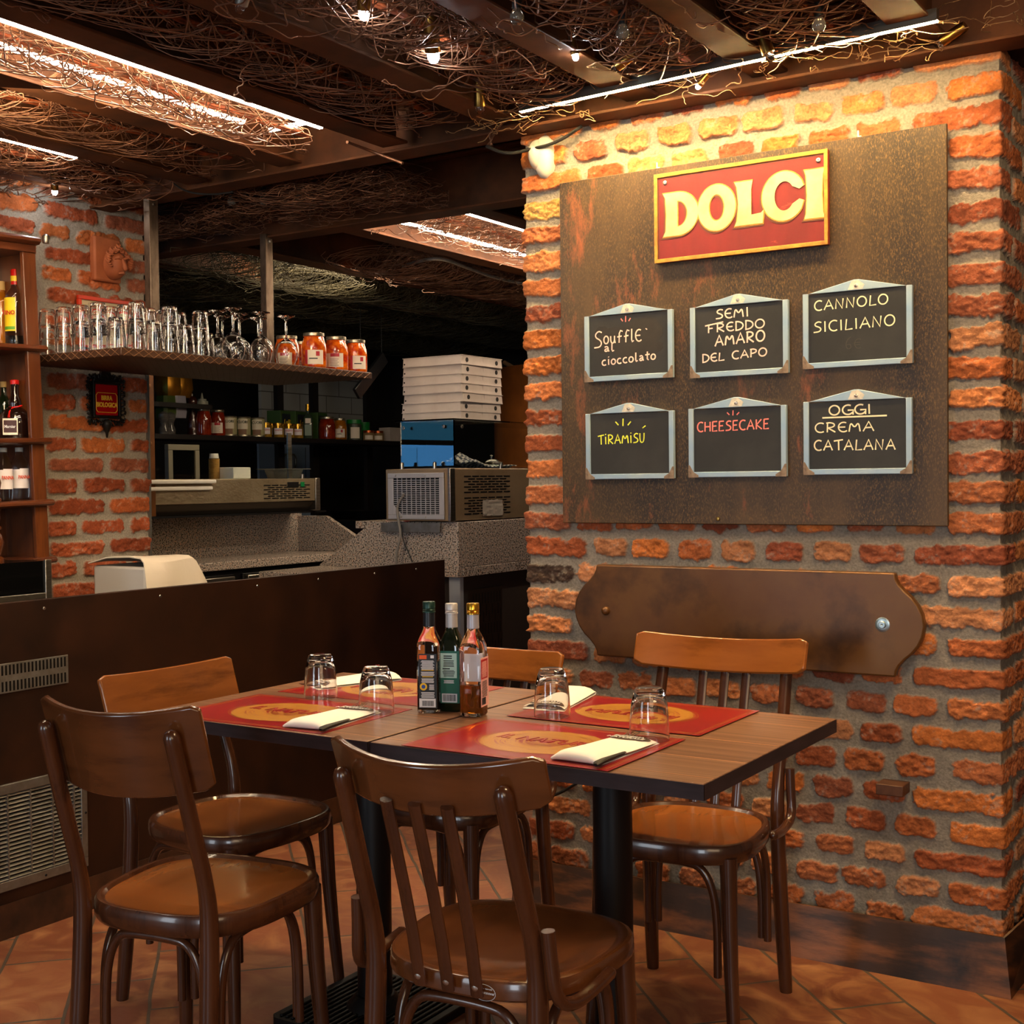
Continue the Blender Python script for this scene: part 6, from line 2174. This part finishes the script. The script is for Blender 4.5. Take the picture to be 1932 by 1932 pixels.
for px_, w_, lb in ((528, .10, 'green coffee box with yellow script behind the small jars'), (558, .12, 'larger green coffee box left of the oil bottle'), (596, .09, 'dark green coffee box behind the oil bottle')):
    x, y = on_shelf(px_, -.17)
    t = thing('coffee_box', lb, 'box', (x, y, SZ), .25, 'green boxes on the back shelf')
    part('carton', MB().box(-.05, .05, -w_*.8, w_*.8, 0, .18), mat('box_green', '#2f4a1c', .5), t, bev=.002)
    l = part('dark_field', MB().box(.0502, .0508, -w_*.6, w_*.6, .06, .16), mat('box_navy', '#141a26', .5), t)
    text('lettering', 'Lolli', .05, mat('label_yellow', '#e8c41c'), l, (.0512, 0, .105), (PI/2, 0, PI/2), off=.0005, shear=.3)
for px_, lb in ((318, 'gold foil coffee bag at the left of the high kitchen shelf'), (338, 'second gold foil coffee bag, right of the first')):
    p = atx(px_, 735, SXB-.12)
    solo('coffee_bag', loft([(.05, 0, .3), (.065, .05, .35), (.06, .12, .3), (.045, .18, .2)], 20), mat('gold_foil', '#a8741c', .3, .8, '#7a5210', 9, bump=.8, bscale=14), lb, 'bag', (p.x, p.y, p.z-.05), group='gold coffee bags')
t = thing('high_shelf', 'short dark shelf carrying the gold coffee bags', 'shelf', (SXB-.12, atx(325, 745, SXB-.12).y, atx(325, 746, SXB-.12).z-.05))
part('board', MB().box(-.12, .12, -.25, .20, -.028, -.001), MATS['dark_shelf'], t)
for px_, c_, lb in ((313, '#3a4a1c', 'green packet hanging below the gold coffee bags'), (333, '#8a8a96', 'silver packet hanging below the gold coffee bags')):
    p = atx(px_, 757, SXB-.1)
    solo('food_packet', loft([(.045, -.10, .2), (.05, -.06, .3), (.045, .03, .2)], 16), mat('packet_'+c_, c_, .3, .2), lb, 'packet', (p.x, p.y, p.z), group='packets under the high shelf')

# kitchen uprights, panels, tiles
a, b = atx(281, 710, -4.55), atx(305, 900, -4.55)
t = thing('copper_post', 'copper coloured upright with round bolts just behind the brick pillar', 'post', (-4.62, (a.y+b.y)/2, 1.135))
hw_ = (b.y-a.y)/2
part('post', MB().box(-.03, .03, -hw_, hw_, 0, .93), mat('copper_patina', '#7a4a1c', .4, .5, '#4a2a12', 6), t, bev=.003)
for px_ in (728, 837):
    z = atx(292, px_, -4.55).z-1.135
    part('bolt', MB().lathe([(0, 0), (.012, 0), (.010, .008), (0, .010)], 14), mat('copper_patina', '#7a4a1c'), t, loc=(.03, -.0, z), rot=(0, PI/2, 0))
wt = bpy.data.materials.new('white_wall_tiles')
wt.use_nodes = True
N, L = wt.node_tree.nodes, wt.node_tree.links
bt = N.new('ShaderNodeTexBrick')
bt.offset = .5
for k_, v_ in (('Scale', 1), ('Brick Width', .30), ('Row Height', .13), ('Mortar Size', .004)):
    bt.inputs[k_].default_value = v_
bt.inputs['Color1'].default_value = bt.inputs['Color2'].default_value = s2l('#a9aaa4')
bt.inputs['Mortar'].default_value = s2l('#6b6a64')
tc = N.new('ShaderNodeTexCoord')
mp = N.new('ShaderNodeMapping')
mp.inputs['Rotation'].default_value = (PI/2, 0, 0)
L.new(tc.outputs['Object'], mp.inputs['Vector'])
sx_ = N.new('ShaderNodeSeparateXYZ')
cx_ = N.new('ShaderNodeCombineXYZ')
L.new(tc.outputs['Object'], sx_.inputs[0])
ad = N.new('ShaderNodeMath')
L.new(sx_.outputs['X'], ad.inputs[0])
L.new(sx_.outputs['Y'], ad.inputs[1])
L.new(ad.outputs[0], cx_.inputs['X'])
L.new(sx_.outputs['Z'], cx_.inputs['Y'])
L.new(cx_.outputs['Vector'], bt.inputs['Vector'])
L.new(bt.outputs['Color'], N['Principled BSDF'].inputs['Base Color'])
N['Principled BSDF'].inputs['Roughness'].default_value = .25
XT = -6.55
a, b = atx(493, 730, XT), atx(690, 850, XT)
struct('wall_tiled', MB().box(XT-.03, XT, a.y, b.y+.0, 1.58, 2.28), wt, 'white tiled wall patch at the back of the kitchen')
a, b = atx(488, 826, XT), atx(596, 920, XT)
t = thing('wall_panel', 'pale blue grey panel with a hook rack seen through the glass guard', 'panel', (XT, (a.y+b.y)/2, 1.1))
hw_ = (b.y-a.y)/2
part('board', MB().box(-.02, .0, -hw_, hw_, -.2, a.z-1.1), mat('blue_grey_panel', '#8a9cb4', .5), t)
hk = MB().rod((.02, -hw_+.30, .0), (.02, -hw_+.30, .40), .007)
for s in (-1, 1):
    hk.tube(chaikin([(.02, -hw_+.30, .39), (.02, -hw_+.30+s*.06, .40), (.02, -hw_+.30+s*.07, .32), (.02, -hw_+.30+s*.05, .29)], 2), .007, 8)
part('hook_stand', hk, M_STEEL, t)
p = aty(640, 860, 6.2)
t = thing('screen', 'dark screen in a pale grey frame behind the glass guard at left', 'screen', (-4.98, atx(345, 870, -4.98).y, 1.14), .0)
a, b = atx(316, 838, -4.98), atx(376, 905, -4.98)
hw_ = (b.y-a.y)/2
fr = MB()
zt_ = a.z-1.14
for q in ((-hw_, hw_, zt_-.03, zt_), (-hw_, hw_, .0, .03), (-hw_, -hw_+.03, .03, zt_-.03), (hw_-.03, hw_, .03, zt_-.03)):
    fr.box(-.02, .01, *q)
part('frame', fr, mat('grey_frame', '#77705f', .5), t, bev=.003)
part('glass_face', MB().box(-.01, .0, -hw_+.03, hw_-.03, .03, zt_-.03), mat('black_gloss', '#070707'), t)
p = atx(700, 705, -4.62)
t = thing('hanging_sign', 'dark sign board hanging askew behind the right end of the hanging shelf', 'sign', p)
part('board', MB().box(-.01, .01, -.18, .16, -.04, .03), mat('sign_black', '#121417', .3, coat=.4), t, bev=.002, rot=(.72, 0, 0))
part('cord', MB().rod((0, .10, .10), (.0, .10, 2.30-p.z), .002, 6), M_RUBBER, t)
part('cord', MB().rod((0, -.09, -.06), (.0, -.09, 2.30-p.z), .002, 6), M_RUBBER, t)
p = aty(745, 965, 5.1)
t = thing('carton', 'red and white carton standing behind the refrigerated case', 'carton', (p.x+.02, p.y, 1.02), .2)
part('box', MB().box(-.05, .05, -.03, .03, 0, .18), mat('carton_red', '#b02028', .5), t, bev=.002)
part('white_field', MB().box(-.045, .045, -.0308, -.0302, .10, .17), M_PAPER, t)
t = thing('rear_counter', 'dark rust coloured counter with a black worktop at the very back of the kitchen', 'counter', (-5.0, 6.6, 0))
part('front', MB().box(-.9, .38, -.6, 1.2, 0, 1.02), M_PANEL, t)
part('worktop', MB().box(-.92, .40, -.62, 1.2, 1.021, 1.055), mat('black_worktop', '#0c0b0b', .25), t, bev=.003)
p = aty(678, 925, 6.3)
solo('pan', loft([(.13, 0, .4), (.16, .05, .4)], 24), mat('pan_black', '#0e0f11', .2, .5), 'black roasting pan on the rear counter', 'pan', (p.x, 6.3, 1.056))
